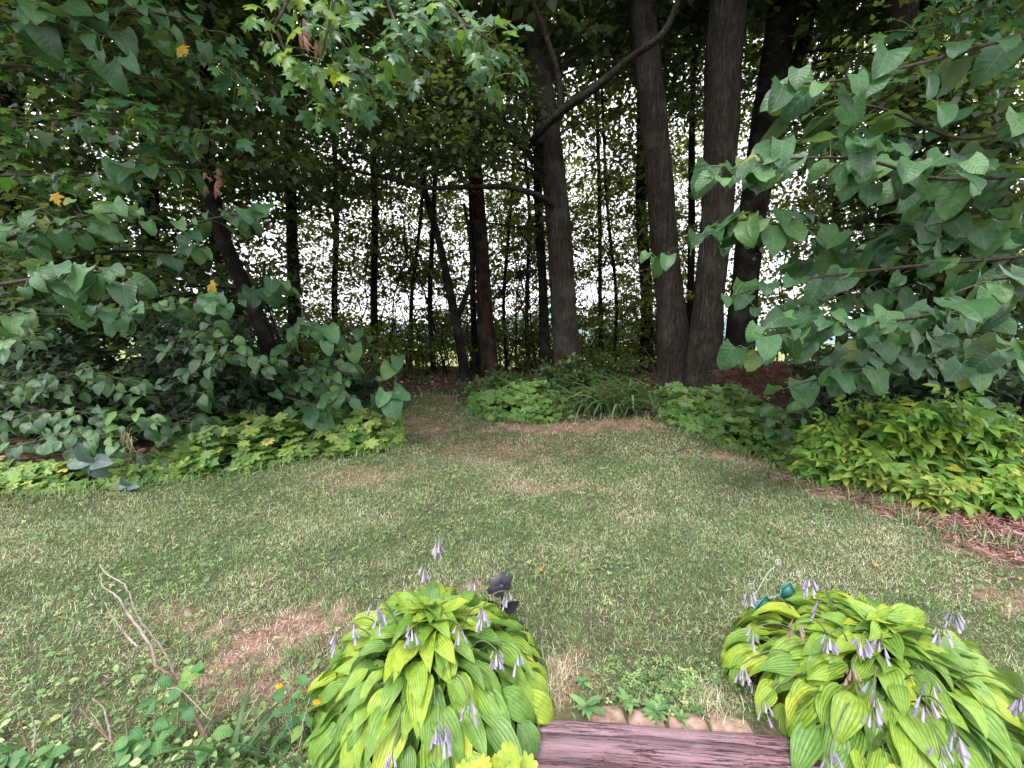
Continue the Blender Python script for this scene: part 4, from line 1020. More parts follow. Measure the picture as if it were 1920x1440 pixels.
# ------------------------------------------------------------------ hostas
def bell(seed):
    V, F = [], []; rr = random.Random(seed)
    prof = [(0, .008), (.12, .035), (.35, .06), (.6, .10), (.82, .13), (1, .135)]
    for i, (y, r) in enumerate(prof):
        for s in range(6):
            a = s*math.pi/3; q = r*(1.0 if i < 4 else (1.25 if s % 2 == 0 else .75))*rr.uniform(.9, 1.1)
            V.append((q*math.cos(a), y+(.08 if (i == 5 and s % 2 == 0) else 0), q*math.sin(a)))
    for i in range(5):
        for s in range(6): F.append((i*6+s, i*6+(s+1) % 6, (i+1)*6+(s+1) % 6, (i+1)*6+s))
    return np.array(V), F
L_BELL = [mesh_of('bell_flower', *bell(k), M['petal']) for k in range(3)]
L_BELLB = [mesh_of('bell_flower', *bell(9), M['petal_br'])]
def hosta(label, cx, cy, Rr, Hh, n, flowers, size=.2, ex=1.0, seed=1):
    t = thing('hosta_plant', label, 'plant', (cx, cy, float(H(cx, cy))))
    gz = float(H(cx, cy)); c = np.array([cx, cy, gz])
    pos, d, nn, ss, gre = [], [], [], [], []
    tw = []
    for i in range(n):
        q = ((i+.5)/n)**.62*1.0
        phi = i*2.39996+rd.uniform(-.25, .25)
        lay = rd.choice([0, 0, 0, .1, .2, .3])
        rho = Rr*(.05+.76*q)*(1-lay*.5); hh = Hh*(1.0-.78*q**1.9)*(1-lay*1.2)
        ox, oy = math.cos(phi)*ex, math.sin(phi)
        b = c+np.array([ox*rho, oy*rho, hh])
        b = b+np.array([ox, oy, .2])*rd.gauss(0, .022)
        b = b-np.array([ox, oy, .15])*size*.5*max(0, 1-q/.85)
        pit = math.radians(26-80*q**1.1+rd.uniform(-18, 18))
        dd = np.array([ox*math.cos(pit), oy*math.cos(pit), math.sin(pit)])+np.array([rd.gauss(0, .16), rd.gauss(0, .16), 0])
        up = np.array([-ox*math.sin(pit), -oy*math.sin(pit), math.cos(pit)])+np.array([rd.gauss(0, .32), rd.gauss(0, .32), 0])
        pos.append(b); d.append(dd); nn.append(up); ss.append(size*rd.uniform(.66, 1.22)*(1.1 if q > .5 else .92)); gre.append(lay > .05 or rd.random() < .2 or (oy > .3 and q > .5))
        m_ = c+np.array([ox*rho*.45, oy*rho*.45, hh*.75])
        tw.append(tube(smooth_path([c+np.array([ox*.05, oy*.05, 0]), m_, b], 3), [.004, .003, .0025], 4, cap=False))
    pos, d, nn, ss, gre = map(np.array, (pos, d, nn, ss, gre))
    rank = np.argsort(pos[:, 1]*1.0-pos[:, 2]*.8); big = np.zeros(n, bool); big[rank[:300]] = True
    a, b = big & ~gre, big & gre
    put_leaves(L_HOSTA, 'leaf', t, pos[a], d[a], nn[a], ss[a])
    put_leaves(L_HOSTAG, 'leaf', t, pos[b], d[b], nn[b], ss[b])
    V, F, uv = grid_leaf(sw, rows=9, droop=.52, fold=.4, wav=.03, rise=.28)
    if (~big).any(): tag(scatter('leaf_mass', (V, np.array(F), uv), pos[~big], d[~big], nn[~big], ss[~big], M['hosta_m'], t), kind='stuff')
    tag(add_w('leaf_stalks', *merge(tw), M['gstem'], t), kind='stuff')
    ell = np.array([Rr*.98*ex, Rr*.98, Hh*1.12])
    for fx, fy, nb, mode in flowers:
        nb = int(nb*1.35+1)
        dr = ray(fx, fy); o = np.array([0, 0, EYE])-c
        A_, B_, C_ = ((dr/ell)**2).sum(), 2*(dr*o/ell**2).sum(), ((o/ell)**2).sum()-1
        D_ = B_*B_-4*A_*C_
        tip = np.array([0, 0, EYE])+dr*((-B_-math.sqrt(D_))/(2*A_) if D_ > 0 else np.dot(c+np.array([0, 0, Hh*.6])-np.array([0, 0, EYE]), dr)/np.dot(dr, dr))
        if tip[2] < gz+.1: tip[2] = gz+.1
        rt = c+np.array([(tip[0]-cx)*.3, (tip[1]-cy)*.3, Hh*.25])
        top = tip+np.array([0, 0, .015+.006*nb])
        mid_ = rt*.4+top*.6+np.array([0, 0, .10])
        sc_ = add_w('flower_stalk', *merge([tube(smooth_path([rt, mid_, top, top+np.array([0, -.004, -.058])], 6), [.0035, .003, .0022, .0012], 5)]), M['scape'], t)
        bp, bd, bn, bs = [], [], [], []
        for k in range(nb):
            az = rd.uniform(0, 6.28); f = k/max(1, nb-1)
            bp.append(top+np.array([math.cos(az)*.014, math.sin(az)*.014, -.055*f])); bd.append((math.cos(az)*.38, math.sin(az)*.38-.15, -1)); bn.append((math.cos(az), math.sin(az), .3)); bs.append(rd.uniform(.030, .050))
        put_leaves(L_BELLB if mode else L_BELL, 'bell_flower', sc_, np.array(bp), np.array(bd), np.array(bn), np.array(bs))
    return t
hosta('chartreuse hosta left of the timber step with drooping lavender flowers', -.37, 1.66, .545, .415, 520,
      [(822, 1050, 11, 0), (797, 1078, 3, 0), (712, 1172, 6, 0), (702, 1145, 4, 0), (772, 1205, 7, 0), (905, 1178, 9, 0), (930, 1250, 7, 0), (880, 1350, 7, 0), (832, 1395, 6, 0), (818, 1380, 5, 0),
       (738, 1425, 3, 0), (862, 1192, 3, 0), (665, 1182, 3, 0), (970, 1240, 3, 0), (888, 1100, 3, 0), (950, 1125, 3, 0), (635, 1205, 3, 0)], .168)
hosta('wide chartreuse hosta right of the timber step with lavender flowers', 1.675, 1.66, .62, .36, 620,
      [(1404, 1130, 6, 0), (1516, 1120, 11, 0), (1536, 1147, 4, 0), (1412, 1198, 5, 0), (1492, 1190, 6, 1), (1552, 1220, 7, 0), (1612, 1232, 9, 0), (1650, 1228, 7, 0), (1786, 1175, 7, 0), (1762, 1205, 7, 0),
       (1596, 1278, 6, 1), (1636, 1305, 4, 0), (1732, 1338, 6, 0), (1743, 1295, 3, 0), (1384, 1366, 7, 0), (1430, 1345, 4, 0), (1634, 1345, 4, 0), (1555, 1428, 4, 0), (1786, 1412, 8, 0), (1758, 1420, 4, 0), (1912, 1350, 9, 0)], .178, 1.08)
# round leafed chartreuse plant in front of the left hosta
c = P(930, 1452, 1.06); c[2] = float(H(c[0], c[1])); t = thing('round_leaf_plant', 'low chartreuse plant with round scalloped leaves in front of the left hosta', 'plant', tuple(c))
V, F, uv = gleaf(9, 2); V[:, :2] *= 1.1; V[:, 2] += .2*(V[:, 0]**2+V[:, 1]**2)
M['chart'] = leaf_mat('chartreuse_leaf', [(0, (.28, .38, .05)), (1, (.42, .48, .07))], .3, (1.2, 1.3, .6), .5, .3, None, 'obj')
L_RND = [mesh_of('round_leaf', V, F, M['chart'])]
q = np.array([P(px, py, 1.06) for px, py in ((955, 1428), (900, 1440), (985, 1440), (930, 1442), (875, 1450), (960, 1455))])
q[:, 2] = np.maximum(q[:, 2], H(q[:, 0], q[:, 1])+.05)
put_leaves(L_RND, 'leaf', t, q, RN.normal(size=(6, 3)), np.tile([0, -.4, 1], (6, 1))+RN.normal(size=(6, 3))*.15, RN.uniform(.07, .10, 6))
add_w('stems', *merge([tube(np.array([c+np.array([0, 0, -.02]), p]), [.004, .003], 4) for p in q]), M['gstem'], t)

# ------------------------------------------------------------------ garden ornaments
c = P(940, 1100, 2.0); g = np.array([c[0], c[1]+.02, H(c[0], c[1])])
t = thing('flower_ornament', 'black metal flower shaped garden stake behind the left hosta', 'garden ornament', tuple(g))
nf = unit(np.array([-.35, -.25, .85])); fx_ = unit(np.cross([0, 1, 0], nf)); fy_ = np.cross(nf, fx_)
for k in range(6):
    a0 = k*math.pi/3+.3; V, F = [], []
    for i in range(5):
        r = .015+.062*i/4; wv = [.009, .018, .027, .026, .012][i]
        for s in (-1, 0, 1):
            a = a0; p = c+(fx_*math.cos(a)+fy_*math.sin(a))*r+(-fx_*math.sin(a)+fy_*math.cos(a))*wv*s+nf*(.02*(i/4)**1.5+.006*abs(s))
            V.append(p); 
    for i in range(4):
        for s in range(2):
            a = i*3+s; F.append((a, a+1, a+4, a+3))
    V = np.array(V); m_ = len(V); V = np.vstack([V, V-nf*.0025]); F = F+[tuple(j+m_ for j in f[::-1]) for f in F]
    add_w('petal', V, F, M['black_metal'], t)
V, F = tube(np.array([c-nf*.004, c+nf*.014, c+nf*.018]), [.02, .018, .006], 12)
add_w('centre', V, F, M['black_metal'], t)
add_w('rod', *merge([tube(smooth_path([g+np.array([0, 0, -.1]), (g+c)/2+np.array([.004, 0, 0]), c-nf*.004], 4), [.006, .006, .006], 8)]), M['black_metal'], t)
lp, lf = [], []
for sgn in (1, -1):                                            # two metal leaves low on the rod
    b = g+np.array([.02*sgn, -.02, .16])
    V, F, uv = grid_leaf(ow, 6, 3, droop=-.2, fold=.4, wav=0)
    fr = frames(np.array([[.75*sgn+.1, -.2, .75]]), np.array([[-.3*sgn, -1, .4]]))[0]*.12*np.array([.7, 1, 1])
    W = V@fr.T+b; n0 = np.array([0, .002, .002]); m_ = len(W)
    W = np.vstack([W, W-n0]); F2 = list(F)+[tuple(j+m_ for j in f[::-1]) for f in F]
    add_w('leaf_blade', W, F2, M['black_metal'], t)

def spiral(c, r, turns, ax, ay, n=40, start=0.0):
    return np.array([c+(ax*math.cos(start+a)+ay*math.sin(start+a))*r*(1-.8*a/(turns*6.283)) for a in np.linspace(0, turns*6.283, n)])
c0 = P(1436, 1130, 1.95); g = np.array([c0[0]+.03, c0[1]+.03, H(c0[0], c0[1])])
t = thing('wire_ornament', 'mint green wire garden stake with spiral curls and teal pointed panels', 'garden ornament', tuple(g))
Yo = 2.04
def wirepts(l): return smooth_path([P(a, b, Yo) for a, b in l], 6)
wl_ = [wirepts([(1412, 1114), (1420, 1108), (1430, 1090), (1442, 1072), (1452, 1063)]), wirepts([(1418, 1127), (1440, 1122), (1466, 1113), (1486, 1106), (1490, 1095)])]
for p in wl_: add_w('wire', *merge([tube(p, [.0028], 6)]), M['mint'], t)
ax, ay = np.array([1.0, 0, 0]), np.array([0, -.1, 1.0])
for (px, py, r, st0) in ((1407, 1099, 7, -1.2), (1458, 1053, 6.5, -2.0), (1497, 1076, 6.5, -1.6)):
    cc = P(px, py, Yo); add_w('curl', *merge([tube(spiral(cc, pw(r, cc), 1.7, ax, ay, 34, st0), [.0024, .0022, .0018], 6)]), M['mint'], t)
add_w('rod', *merge([tube(np.array([g+np.array([0, 0, -.1]), P(1416, 1118, Yo)]), [.0035, .003], 7)]), M['mint'], t)
for (px, py, w, h, yawp) in ((1430, 1140, 20, 30, .3), (1476, 1112, 11, 26, -.5)):
    cc = P(px, py, Yo-.03); w_, h_ = pw(w, cc), pw(h, cc)
    o = [(-w_, -h_*.7), (w_, -h_*.7), (w_, h_*.25), (0, h_), (-w_, h_*.25)]; inn = [(x*.62, y*.62) for x, y in o]
    V = [(x, 0, y) for x, y in o]+[(x, 0, y) for x, y in inn]+[(x, -.006, y) for x, y in inn]
    F = [(i, (i+1) % 5, 5+(i+1) % 5, 5+i) for i in range(5)]+[(5+i, 5+(i+1) % 5, 10+(i+1) % 5, 10+i) for i in range(5)]+[(10, 11, 12, 13, 14)]
    V = np.array(V); cs, sn = math.cos(yawp), math.sin(yawp); V = np.stack([V[:, 0]*cs, V[:, 0]*sn+V[:, 1]-.15*V[:, 2], V[:, 2]], 1)+cc
    m_ = len(V); V = np.vstack([V, V+np.array([0, .004, 0])]); F = F+[tuple(j+m_ for j in f[::-1]) for f in F]
    oc = [V[i]+np.array([0, -.003, 0]) for i in (0, 4, 3, 2, 1)]
    add_w('panel_frame', *merge([tube(np.array([oc[i], oc[(i+1) % 5]]), [.0026, .0026], 5) for i in range(5)]), M['mint_dark'], t)
    add_w('panel', V, F, M['teal'], t, smooth=False)
    add_w('panel_rod', *merge([tube(np.array([[cc[0], cc[1]+.004, H(cc[0], cc[1])-.08], cc+np.array([0, .004, 0])]), [.0035, .003], 6)]), M['teal'], t)

# ------------------------------------------------------------------ dead stems and weeds at the lower left
def deadplant(label, lines, Y, mats=('dead_stem', 'dead_twig')):
    p0 = [P(a, b, Y) for a, b, w in lines[0]]; f = p0[0]
    g = np.array([f[0], f[1], H(f[0], f[1])])
    t = thing('dead_plant', label, 'dead plant', tuple(g))
    for k, l in enumerate(lines):
        p = [P(a, b, Y+.015*k*(-1)**k) for a, b, w in l]; r = [pw(w, q)*.31 for (a, b, w), q in zip(l, p)]
        if k == 0: p = [np.array([p[0][0]+(p[0][0]-p[1][0])*.3, p[0][1], g[2]-.03])]+p; r = [r[0]]+r
        sp_ = smooth_path(p, 6); sp_ = sp_+RN.normal(size=sp_.shape)*.0012
        add_w('stalk' if k == 0 else 'twig', *merge([tube(sp_, r, 6, .08, seed=k)]), M[mats[0] if k == 0 else mats[1]], t)
    return t
deadplant('tall dead woody stem with pale forked twigs at the lower left', [
    [(412, 1425, 12), (385, 1375, 11), (345, 1310, 10), (320, 1265, 9), (295, 1250, 8), (282, 1215, 8), (270, 1190, 8)], [(292, 1248, 7), (284, 1215, 8), (262, 1180, 7), (240, 1150, 7), (222, 1120, 5), (195, 1100, 4), (188, 1075, 3)],
    [(325, 1262, 6), (310, 1225, 5), (285, 1190, 4), (258, 1155, 4), (245, 1120, 4), (232, 1095, 4), (203, 1078, 4), (185, 1058, 3)], [(258, 1212, 5), (240, 1195, 6), (225, 1175, 5), (212, 1155, 4), (197, 1130, 3)],
    [(362, 1336, 4), (368, 1320, 3), (372, 1305, 2)]], 1.5)
deadplant('grey dead stem with a hooked twig near the bottom left', [[(238, 1450, 9), (222, 1410, 8), (208, 1388, 7), (190, 1372, 5), (165, 1345, 4), (150, 1325, 3)], [(208, 1388, 6), (206, 1370, 5), (198, 1338, 5), (190, 1322, 4), (172, 1310, 3)], [(200, 1385, 4), (182, 1350, 3), (165, 1328, 2)]], 1.42)
deadplant('pale V shaped dead twig at the bottom left corner', [[(65, 1450, 6), (62, 1418, 6), (50, 1395, 5), (40, 1360, 4), (34, 1335, 3)], [(62, 1418, 5), (66, 1380, 5), (62, 1350, 4), (55, 1330, 3)]], 1.42)
deadplant('thin pale dead twigs crossing in front of the left hosta', [[(355, 1440, 4), (385, 1370, 4), (412, 1310, 4), (432, 1265, 3), (450, 1245, 2)], [(460, 1350, 3), (478, 1315, 3), (488, 1300, 2)], [(440, 1400, 3), (470, 1360, 3), (500, 1325, 2)], [(395, 1350, 3), (330, 1290, 2), (290, 1318, 2)]], 1.45)
deadplant('slim bare branched twig among the small weeds', [[(575, 1445, 6), (563, 1398, 5), (540, 1360, 4), (532, 1320, 3), (528, 1300, 2)], [(563, 1398, 4), (570, 1350, 3), (580, 1310, 2)], [(550, 1370, 3), (545, 1330, 3), (542, 1240, 2)]], 1.42)

def weed(label, stems, Y, size_px, meshes=L_WEED, name='leafy_weed', cat='weed', nl=8, tipn=0):
    f = P(stems[0][0][0], stems[0][0][1], Y); g = np.array([f[0], f[1], H(f[0], f[1])])
    t = thing(name, label, cat, tuple(g))
    for s in stems:
        p = [P(a, b, Y) for a, b in s]; p = [np.array([p[0][0], p[0][1], H(p[0][0], p[0][1])-.02])]+p
        sp_ = smooth_path(p, 6)
        so = add_w('stem', *merge([tube(sp_, [.0035, .003, .0015], 5)]), M['gstem'], t)
        k = np.linspace(len(sp_)*.3, len(sp_)-1, nl).astype(int)
        pos = sp_[k]; a = np.arange(nl)*2.4+rd.random()*6
        d = np.column_stack([np.cos(a), np.sin(a)*.6-.35, RN.uniform(-.5, .25, nl)])
        put_leaves(meshes, 'leaf', so, pos, d, np.column_stack([RN.normal(size=nl)*.2, np.full(nl, -.6), np.ones(nl)]), np.array([pw(size_px, q) for q in pos])*RN.uniform(.6, 1.15, nl))
    return t
weed('fresh green climbing weed around the tall dead stem', [[(330, 1420), (335, 1330), (350, 1270), (385, 1248)], [(300, 1430), (290, 1340), (298, 1275)], [(345, 1420), (350, 1310), (342, 1265)]], 1.47, 34, nl=7)
weed('bluish green leafy weed at the bottom beside the tall dead stem', [[(240, 1440), (238, 1400), (250, 1368)], [(290, 1445), (285, 1410), (282, 1395)], [(225, 1440), (235, 1415), (242, 1380)], [(370, 1445), (390, 1410), (400, 1375)]], 1.42, 34, nl=6)
weed('orange flowered weed with round green leaves beside the left hosta', [[(560, 1440), (540, 1380), (525, 1290)], [(590, 1440), (570, 1370), (555, 1320)], [(535, 1445), (520, 1400), (530, 1360)], [(600, 1430), (575, 1330), (560, 1270)]], 1.45, 28, nl=7)
weed('low leafy weed in the bottom left corner', [[(10, 1445), (15, 1430), (0, 1410)], [(40, 1450), (45, 1430), (50, 1415)], [(100, 1450), (95, 1425), (90, 1405)]], 1.4, 34, nl=6)
V, F, uv = grid_leaf(ow, 4, 3, droop=.2)
L_OF = [mesh_of('orange_petal', V, F, M['orange_fl'])]
for k, (px, py, lab) in enumerate(((524, 1286, 'orange flower on a thin stem among the weeds'), (594, 1316, 'orange flower touching the left hosta leaves'))):
    c = P(px, py, 1.46); t = thing('orange_flower', lab, 'flower', (c[0], c[1], float(H(c[0], c[1]))))
    add_w('stem', *merge([tube(smooth_path([np.array([c[0]+.03, c[1], H(c[0], c[1])]), c*.5+np.array([c[0]+.02, c[1], H(c[0], c[1])])*.5, c], 4), [.002], 4)]), M['gstem'], t)
    a = np.arange(7)*.9
    put_leaves(L_OF, 'petal', t, np.tile(c, (7, 1)), np.column_stack([np.cos(a), -.3*np.ones(7), np.sin(a)]), np.tile([0, -1, .6], (7, 1)), np.full(7, .018))
# arching coarse grass stalks beside the dead stem
t = thing('coarse_grass_tuft', 'tuft of tall coarse grass blades in front of the bare soil patch', 'grass tuft', tuple(G(450, 1440)))
q = np.array([G(rd.gauss(450, 34), 1438) for _ in range(26)]); a = RN.uniform(0, 6.28, 26)
put_leaves(L_STRAP, 'blade', t, q, np.column_stack([np.cos(a), np.sin(a), np.zeros(26)]), np.tile([0, 0, 1.0], (26, 1)), RN.uniform(.14, .34, 26))

L_ROS = hmeshes('rosette_leaf', lambda t: .17*math.sin(math.pi*min(1, t*.97+.03)**.9)**.8+.012, M['ros'], 4, rows=6, droop=.45, rag=.12)
# rosette weeds by the step
for px, py, sz, n_, lab in ((1098, 1335, 40, 14, 'broad plantain rosette at the left end of the bricks'), (1178, 1328, 34, 16, 'grey green rosette weed growing over the middle brick'), (1232, 1345, 38, 18, 'spreading rosette weed hanging over the timber edge'),
                            (1275, 1355, 22, 11, 'small weed in the joint between two bricks'), (1305, 1345, 20, 11, 'tiny lobed weed at the right end of the bricks'), (1090, 1290, 26, 11, 'tall leaved plantain behind the left brick')):
    c = G(px, py)+np.array([0, 0, .03]); t = thing('rosette_weed', lab, 'weed', (c[0], c[1], float(H(c[0], c[1]))))
    a = np.arange(n_)*2.4
    put_leaves(L_ROS, 'leaf', t, np.tile(c, (n_, 1)), np.column_stack([np.cos(a), np.sin(a), RN.uniform(.15, .9, n_)]), np.tile([0, 0, 1.0], (n_, 1))+RN.normal(size=(n_, 3))*.1, pw(sz*.9, c)*RN.uniform(.5, 1.15, n_))
    add_w('crown', *merge([tube(np.array([c-np.array([0, 0, .05]), c]), [.006, .004], 6)]), M['gstem'], t)

# fallen leaves on the lawn
for px, py, ms, s, lab in ((1010, 1076, L_ORANGE, .05, 'rust orange fallen leaf on the lawn behind the black ornament'), (1648, 1068, L_ORANGE, .05, 'thin orange fallen leaf on the lawn behind the right hosta'), (1385, 1215, L_BROWN, .09, 'curled brown leaf beside the right hosta'),
                           (1802, 972, L_ORANGE, .12, 'tan fallen leaf on the mulch edge'), (1583, 1133, L_ORANGE, .045, 'orange fallen leaf touching the top of the right hosta'), (1295, 848, L_ORANGE, .09, 'orange fallen leaf at the far edge of the lawn')):
    c = G(px, py)+np.array([0, 0, .03]); m = Matrix.Translation(Vector(c)) @ Matrix.Rotation(rd.uniform(0, 6), 4, 'Z') @ Matrix.Rotation(.25, 4, 'X') @ Matrix.Scale(s, 4)
    tag(add('fallen_leaf', ms[0], None, m), lab, 'leaf')

# rusty dead conifer bough by the furrowed maple
c = G(1410, 722); t = thing('dead_conifer_bough', 'rust red dead conifer bough lying beside the furrowed maple', 'dead branch', tuple(c))
c1, r1 = pxc(1408, 697, 7.2, 68, 28, .4); n_ = 3400
pos = c1+ball(n_)*np.array(r1); pos[:, 2] = np.maximum(pos[:, 2], H(pos[:, 0], pos[:, 1])+.02)
NEED = (np.array([(-.03, 0, 0), (.03, 0, 0), (.0, 1, -.1)]), np.array([(0, 1, 2)]), np.zeros((3, 2)))
scatter('needles', NEED, pos, np.column_stack([RN.normal(size=n_), RN.normal(size=n_), RN.normal(size=n_)*.6-.3]), RN.normal(size=(n_, 3)), RN.uniform(.08, .2, n_), M['needle'], t, kind='stuff')
for k in range(7):
    a, b = c1+ball(1)[0]*np.array(r1), c1+ball(1)[0]*np.array(r1)
    add_w('twig', *merge([tube(smooth_path([a, (a+b)/2+np.array([0, 0, .05]), b], 4), [.012, .008, .004], 5)]), M['needle'], t)

# dry stalks hanging below the dogwood
t = thing('dry_grass_tuft', 'dry straw coloured stalks hanging below the dogwood at the left', 'grass tuft', tuple(G(240, 895)))
for k in range(12):
    x0 = rd.gauss(236, 13); y1_ = rd.uniform(850, 895); sp_ = smooth_path([P(x0+rd.uniform(-12, 18), rd.uniform(800, 830), 4.5), P(x0+rd.uniform(-12, 12), 838, 4.42), P(x0+rd.uniform(-24, 24), y1_, 4.38)], 4)
    add_w('stalk', *merge([tube(sp_, [.003, .0022, .0012], 4)]), M['dry_stalk'], t)
t = thing('dry_grass_tuft', 'flattened straw stalks lying on the bright lobed ground cover', 'grass tuft', tuple(G(510, 855)))
for k in range(7):
    x0, y0 = 455+k*11, 838+k*4
    add_w('stalk', *merge([tube(smooth_path([P(x0, y0, 5.35), P(x0+20, y0+9, 5.3), P(x0+38+rd.uniform(-6, 6), y0+24, 5.25)], 4), [.004, .003, .002], 4)]), M['straw'], t)

# ------------------------------------------------------------------ lawn
def blade_tpl():
    V = np.array([(-.042, 0, 0), (.042, 0, 0), (-.036, .5, .04), (.036, .5, .04), (0, 1, -.1)])
    return V, np.array([(0, 1, 3), (0, 3, 2), (2, 3, 4)]), np.zeros((5, 2))
BL = blade_tpl()
def lawn_points(n, y0, y1, xr):
    q = np.stack([RN.uniform(-xr, xr, n), RN.uniform(y0, y1, n)], 1)
    k = in_poly(q[:, 0], q[:, 1], LAWN) & (np.abs(q[:, 0]) < q[:, 1]*1.34+1.2)
    q = q[k]
    rel = q-mid[:2]; u_, v_ = rel@ux[:2], rel@uy[:2]
    k = ~((v_ < .03) & (np.abs(u_) < .75)) & ~((v_ < .082) & (np.abs(u_-.15) < .62) & (RN.random(len(q)) < .85))
    q = q[k]
    b = bare_at(q[:, 0], q[:, 1])
    return q[RN.random(len(q)) > b*.74]
pos_, s_, r_ = [], [], []
def lowf(x, y, a, b):
    return np.sin(x*a+1.7*np.sin(y*b))*np.sin(y*a*1.1+1.3*np.sin(x*b+2))
for y0, y1, n, sz in ((.9, 2.2, 110000, .034), (2.2, 3.6, 180000, .038), (3.6, 5.5, 190000, .045), (5.5, 8.2, 130000, .055), (8.2, 12, 30000, .07)):
    q = lawn_points(n, y0, y1, y1*1.36+.4)
    z = H(q[:, 0], q[:, 1])
    pos_.append(np.column_stack([q, z-.004])); s_.append(sz*RN.uniform(.45, 1.25, len(q)))
    dry = .37+.20*lowf(q[:, 0], q[:, 1], 1.9, 1.1)+.18*lowf(q[:, 0]+3, q[:, 1], 5.1, 3.3)+.10*lowf(q[:, 0], q[:, 1]+5, 11, 7)+.5*bare_at(q[:, 0], q[:, 1])+.06*sm(3.5, 7.5, q[:, 1])
    r_.append(np.clip(dry+RN.normal(size=len(q))*.30, 0, 1))
pos, s, r = np.concatenate(pos_), np.concatenate(s_), np.concatenate(r_)
a = RN.uniform(0, 6.283, len(pos)); el = RN.uniform(.15, 1.2, len(pos))
d = np.column_stack([np.cos(a)*np.cos(el), np.sin(a)*np.cos(el), np.sin(el)])
nn = np.column_stack([-np.cos(a)*np.sin(el), -np.sin(a)*np.sin(el), np.cos(el)])+RN.normal(size=d.shape)*.3
tag(scatter('lawn_grass', BL, pos, d, nn, s, M['grass'], rnd=r), kind='stuff')
# clover and broad weeds in the lawn
def clover_tpl():
    V, F, n = [(0, 0, 0)], [], 1
    for k in range(3):
        a = k*2.094
        for r, da in ((.55, -.62), (1.0, -.32), (.9, 0), (1.0, .32), (.55, .62)): V.append((r*math.sin(a+da)*.5, r*math.cos(a+da)*.5, .05*r))
        F += [(0, n+i+1, n+i) for i in range(4)]; n += 5
    return np.array(V, float), np.array(F), np.zeros((len(V), 2))
CLO = clover_tpl()
q = lawn_points(120000, .9, 8.5, 11)
w = .34+.42*lowf(q[:, 0]+1, q[:, 1]+2, 2.3, 1.7)+.25*lowf(q[:, 0], q[:, 1], 6.5, 4)-.25*sm(4, 7.5, q[:, 1])+.25*(q[:, 0] < -1.5)
q = q[RN.random(len(q)) < w*.8]
c = G(1250, 1290)
q = np.vstack([q, np.column_stack([RN.normal(c[0], .14, 420), RN.normal(c[1], .07, 420)])])
n_ = len(q); pos = np.column_stack([q, H(q[:, 0], q[:, 1])+RN.uniform(.02, .042, n_)])
tag(scatter('lawn_clover', CLO, pos, RN.normal(size=(n_, 3))*np.array([1, 1, .2]), RN.normal(size=(n_, 3))*.3+np.array([0, -.2, 1]), RN.uniform(.014, .036, n_)*(1+.25*sm(3, 6, q[:, 1])), M['weedd']), kind='stuff')
qa = np.column_stack([RN.uniform(-2.4, -.62, 1500), RN.uniform(1.25, 1.85, 1500), np.zeros(1500)]); qa = qa[RN.random(1500) < 1.25-1.1*(qa[:, 1]-1.25)/.6]; qa[:, 2] = H(qa[:, 0], qa[:, 1])
qa = qa[RN.random(len(qa)) < .25+.75*(lowf(qa[:, 0], qa[:, 1], 7, 5) > -.1)]
n_ = len(qa); V_, F_, u_ = grid_leaf(ow, 4, 3, droop=.3)
F_ = np.array([x for f in F_ for x in ((f[0], f[1], f[2]), (f[0], f[2], f[3]))])
tag(scatter('small_weeds', (V_, F_, u_), qa+np.column_stack([np.zeros((n_, 2)), RN.uniform(.01, .09, n_)]), RN.normal(size=(n_, 3))*np.array([1, 1, .3]), RN.normal(size=(n_, 3))*.35+np.array([0, -.3, 1]), RN.uniform(.014, .042, n_), M['weedd']), kind='stuff')
# long grass at the bed edges and straw by the step
E_ = [G(*p) for p in LAWN_PX[:28]]
pe = []
for i in range(len(E_)-1):
    m_ = int(90+60*np.linalg.norm(E_[i+1]-E_[i]))
    f = RN.random((m_, 1)); pe.append(E_[i]*(1-f)+E_[i+1]*f+RN.normal(size=(m_, 3))*np.array([.08, .10, 0]))
c1, c2, c3 = G(1045, 1285), G(1325, 1318), G(230, 900)
tf = [(G(RN.uniform(380, 660), RN.uniform(1140, 1290)), .02, .02, 26) for _ in range(22)]
ex_ = [np.column_stack([RN.normal(c[0], sx, m_), RN.normal(c[1], sy, m_), np.zeros(m_)]) for c, sx, sy, m_ in tf+[(c1, .05, .07, 420), (c2, .05, .05, 380)]]
pos = np.vstack(pe+ex_); n_ = len(pos); pos[:, 2] = H(pos[:, 0], pos[:, 1])
r = np.clip(RN.normal(.3, .2, n_), 0, 1); r[-800:] = RN.uniform(.6, 1, 800)
s = RN.uniform(.07, .18, n_); s[-800-22*26:-800] = RN.uniform(.035, .075, 22*26); s[-800:] = RN.uniform(.025, .075, 800)
a = RN.uniform(0, 6.283, n_); el = RN.uniform(.4, 1.35, n_)
d = np.column_stack([np.cos(a)*np.cos(el), np.sin(a)*np.cos(el), np.sin(el)])
tag(scatter('edge_grass', (BL[0]*np.array([.55, 1, 1]), BL[1], BL[2]), pos, d, np.column_stack([-np.cos(a)*np.sin(el), -np.sin(a)*np.sin(el), np.cos(el)]), s, M['grass'], rnd=r), kind='stuff')
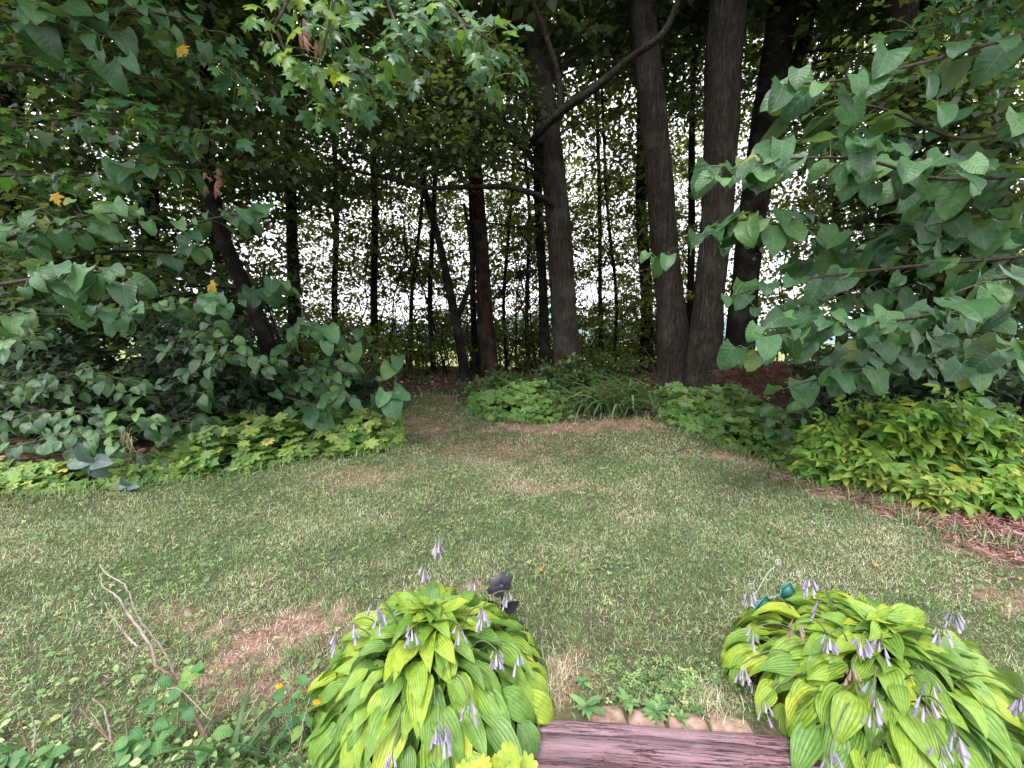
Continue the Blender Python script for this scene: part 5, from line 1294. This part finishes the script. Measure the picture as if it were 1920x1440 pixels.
# mulch shreds, straw and leaf litter
q_, n_ = [], 0
for i, (cx, cy, rx, ry, st0) in enumerate(BW):
    m_ = int(min(1500, 1100*rx*ry*3+120)*st0)
    q_.append(np.column_stack([RN.normal(cx, rx*.5, m_), RN.normal(cy, ry*.5, m_)]))
q = np.vstack(q_); q = np.vstack([q, np.column_stack([RN.uniform(-9, 9, 9000), RN.uniform(6, 14, 9000)])])
ge = np.array([G(a_, b_) for a_, b_ in ((1500, 905), (1580, 920), (1650, 938), (1720, 972), (1800, 992), (1920, 1030))])
fq = RN.random(4200)*4.999; iq = fq.astype(int); fq = (fq-iq)[:, None]
q = np.vstack([q, (ge[iq]*(1-fq)+ge[iq+1]*fq)[:, :2]+RN.normal(size=(4200, 2))*np.array([.12, .16])])
n_ = len(q); pos = np.column_stack([q, H(q[:, 0], q[:, 1])+RN.uniform(.004, .02, n_)])
SHR = (np.array([(-.06, 0, 0), (.06, 0, .02), (.05, 1, 0), (-.05, 1, .03)]), np.array([(0, 1, 2), (0, 2, 3)]), np.zeros((4, 2)))
tag(scatter('ground_litter', SHR, pos, RN.normal(size=(n_, 3))*np.array([1, 1, .15]), RN.normal(size=(n_, 3))*.3+np.array([0, 0, 1]), RN.uniform(.015, .06, n_)*(.7+.4*sm(3, 7, q[:, 1])), M['litter']), kind='stuff')
ge = np.array([G(a_, b_) for a_, b_ in ((1480, 898), (1580, 918), (1650, 938), (1720, 970), (1800, 990), (1930, 1030))])
fq = RN.random(5200)*4.999; iq = fq.astype(int); fq = (fq-iq)[:, None]
q = (ge[iq]*(1-fq)+ge[iq+1]*fq)[:, :2]+RN.normal(size=(5200, 2))*np.array([.16, .17])+np.array([.08, .05])
q = np.vstack([q, np.column_stack([RN.normal(ge[5][0]+.1, .3, 2200), RN.normal(ge[5][1]-.05, .22, 2200)])])
n_ = len(q); pos = np.column_stack([q, H(q[:, 0], q[:, 1])+RN.uniform(.004, .035, n_)])
tag(scatter('mulch_shreds', SHR, pos, RN.normal(size=(n_, 3))*np.array([1, 1, .25]), RN.normal(size=(n_, 3))*.4+np.array([0, -.2, 1]), RN.uniform(.03, .11, n_), M['mulch']), kind='stuff')
q = np.column_stack([RN.uniform(-10, 10, 16000), RN.uniform(4, 15, 16000)]); q = q[~in_poly(q[:, 0], q[:, 1], LAWN)]
n_ = len(q); pos = np.column_stack([q, H(q[:, 0], q[:, 1])+RN.uniform(.005, .03, n_)])
tag(scatter('fallen_leaves', KITE, pos, RN.normal(size=(n_, 3))*np.array([1, 1, .2]), RN.normal(size=(n_, 3))*.35+np.array([0, 0, 1]), RN.uniform(.06, .11, n_), M['litter']), kind='stuff')

tris = sum(sum(len(p.vertices)-2 for p in me.polygons) if len(me.polygons) < 2000 else len(me.loops)-2*len(me.polygons) for me in bpy.data.meshes)
print('TRIS', tris, 'OBJECTS', len(bpy.data.objects))
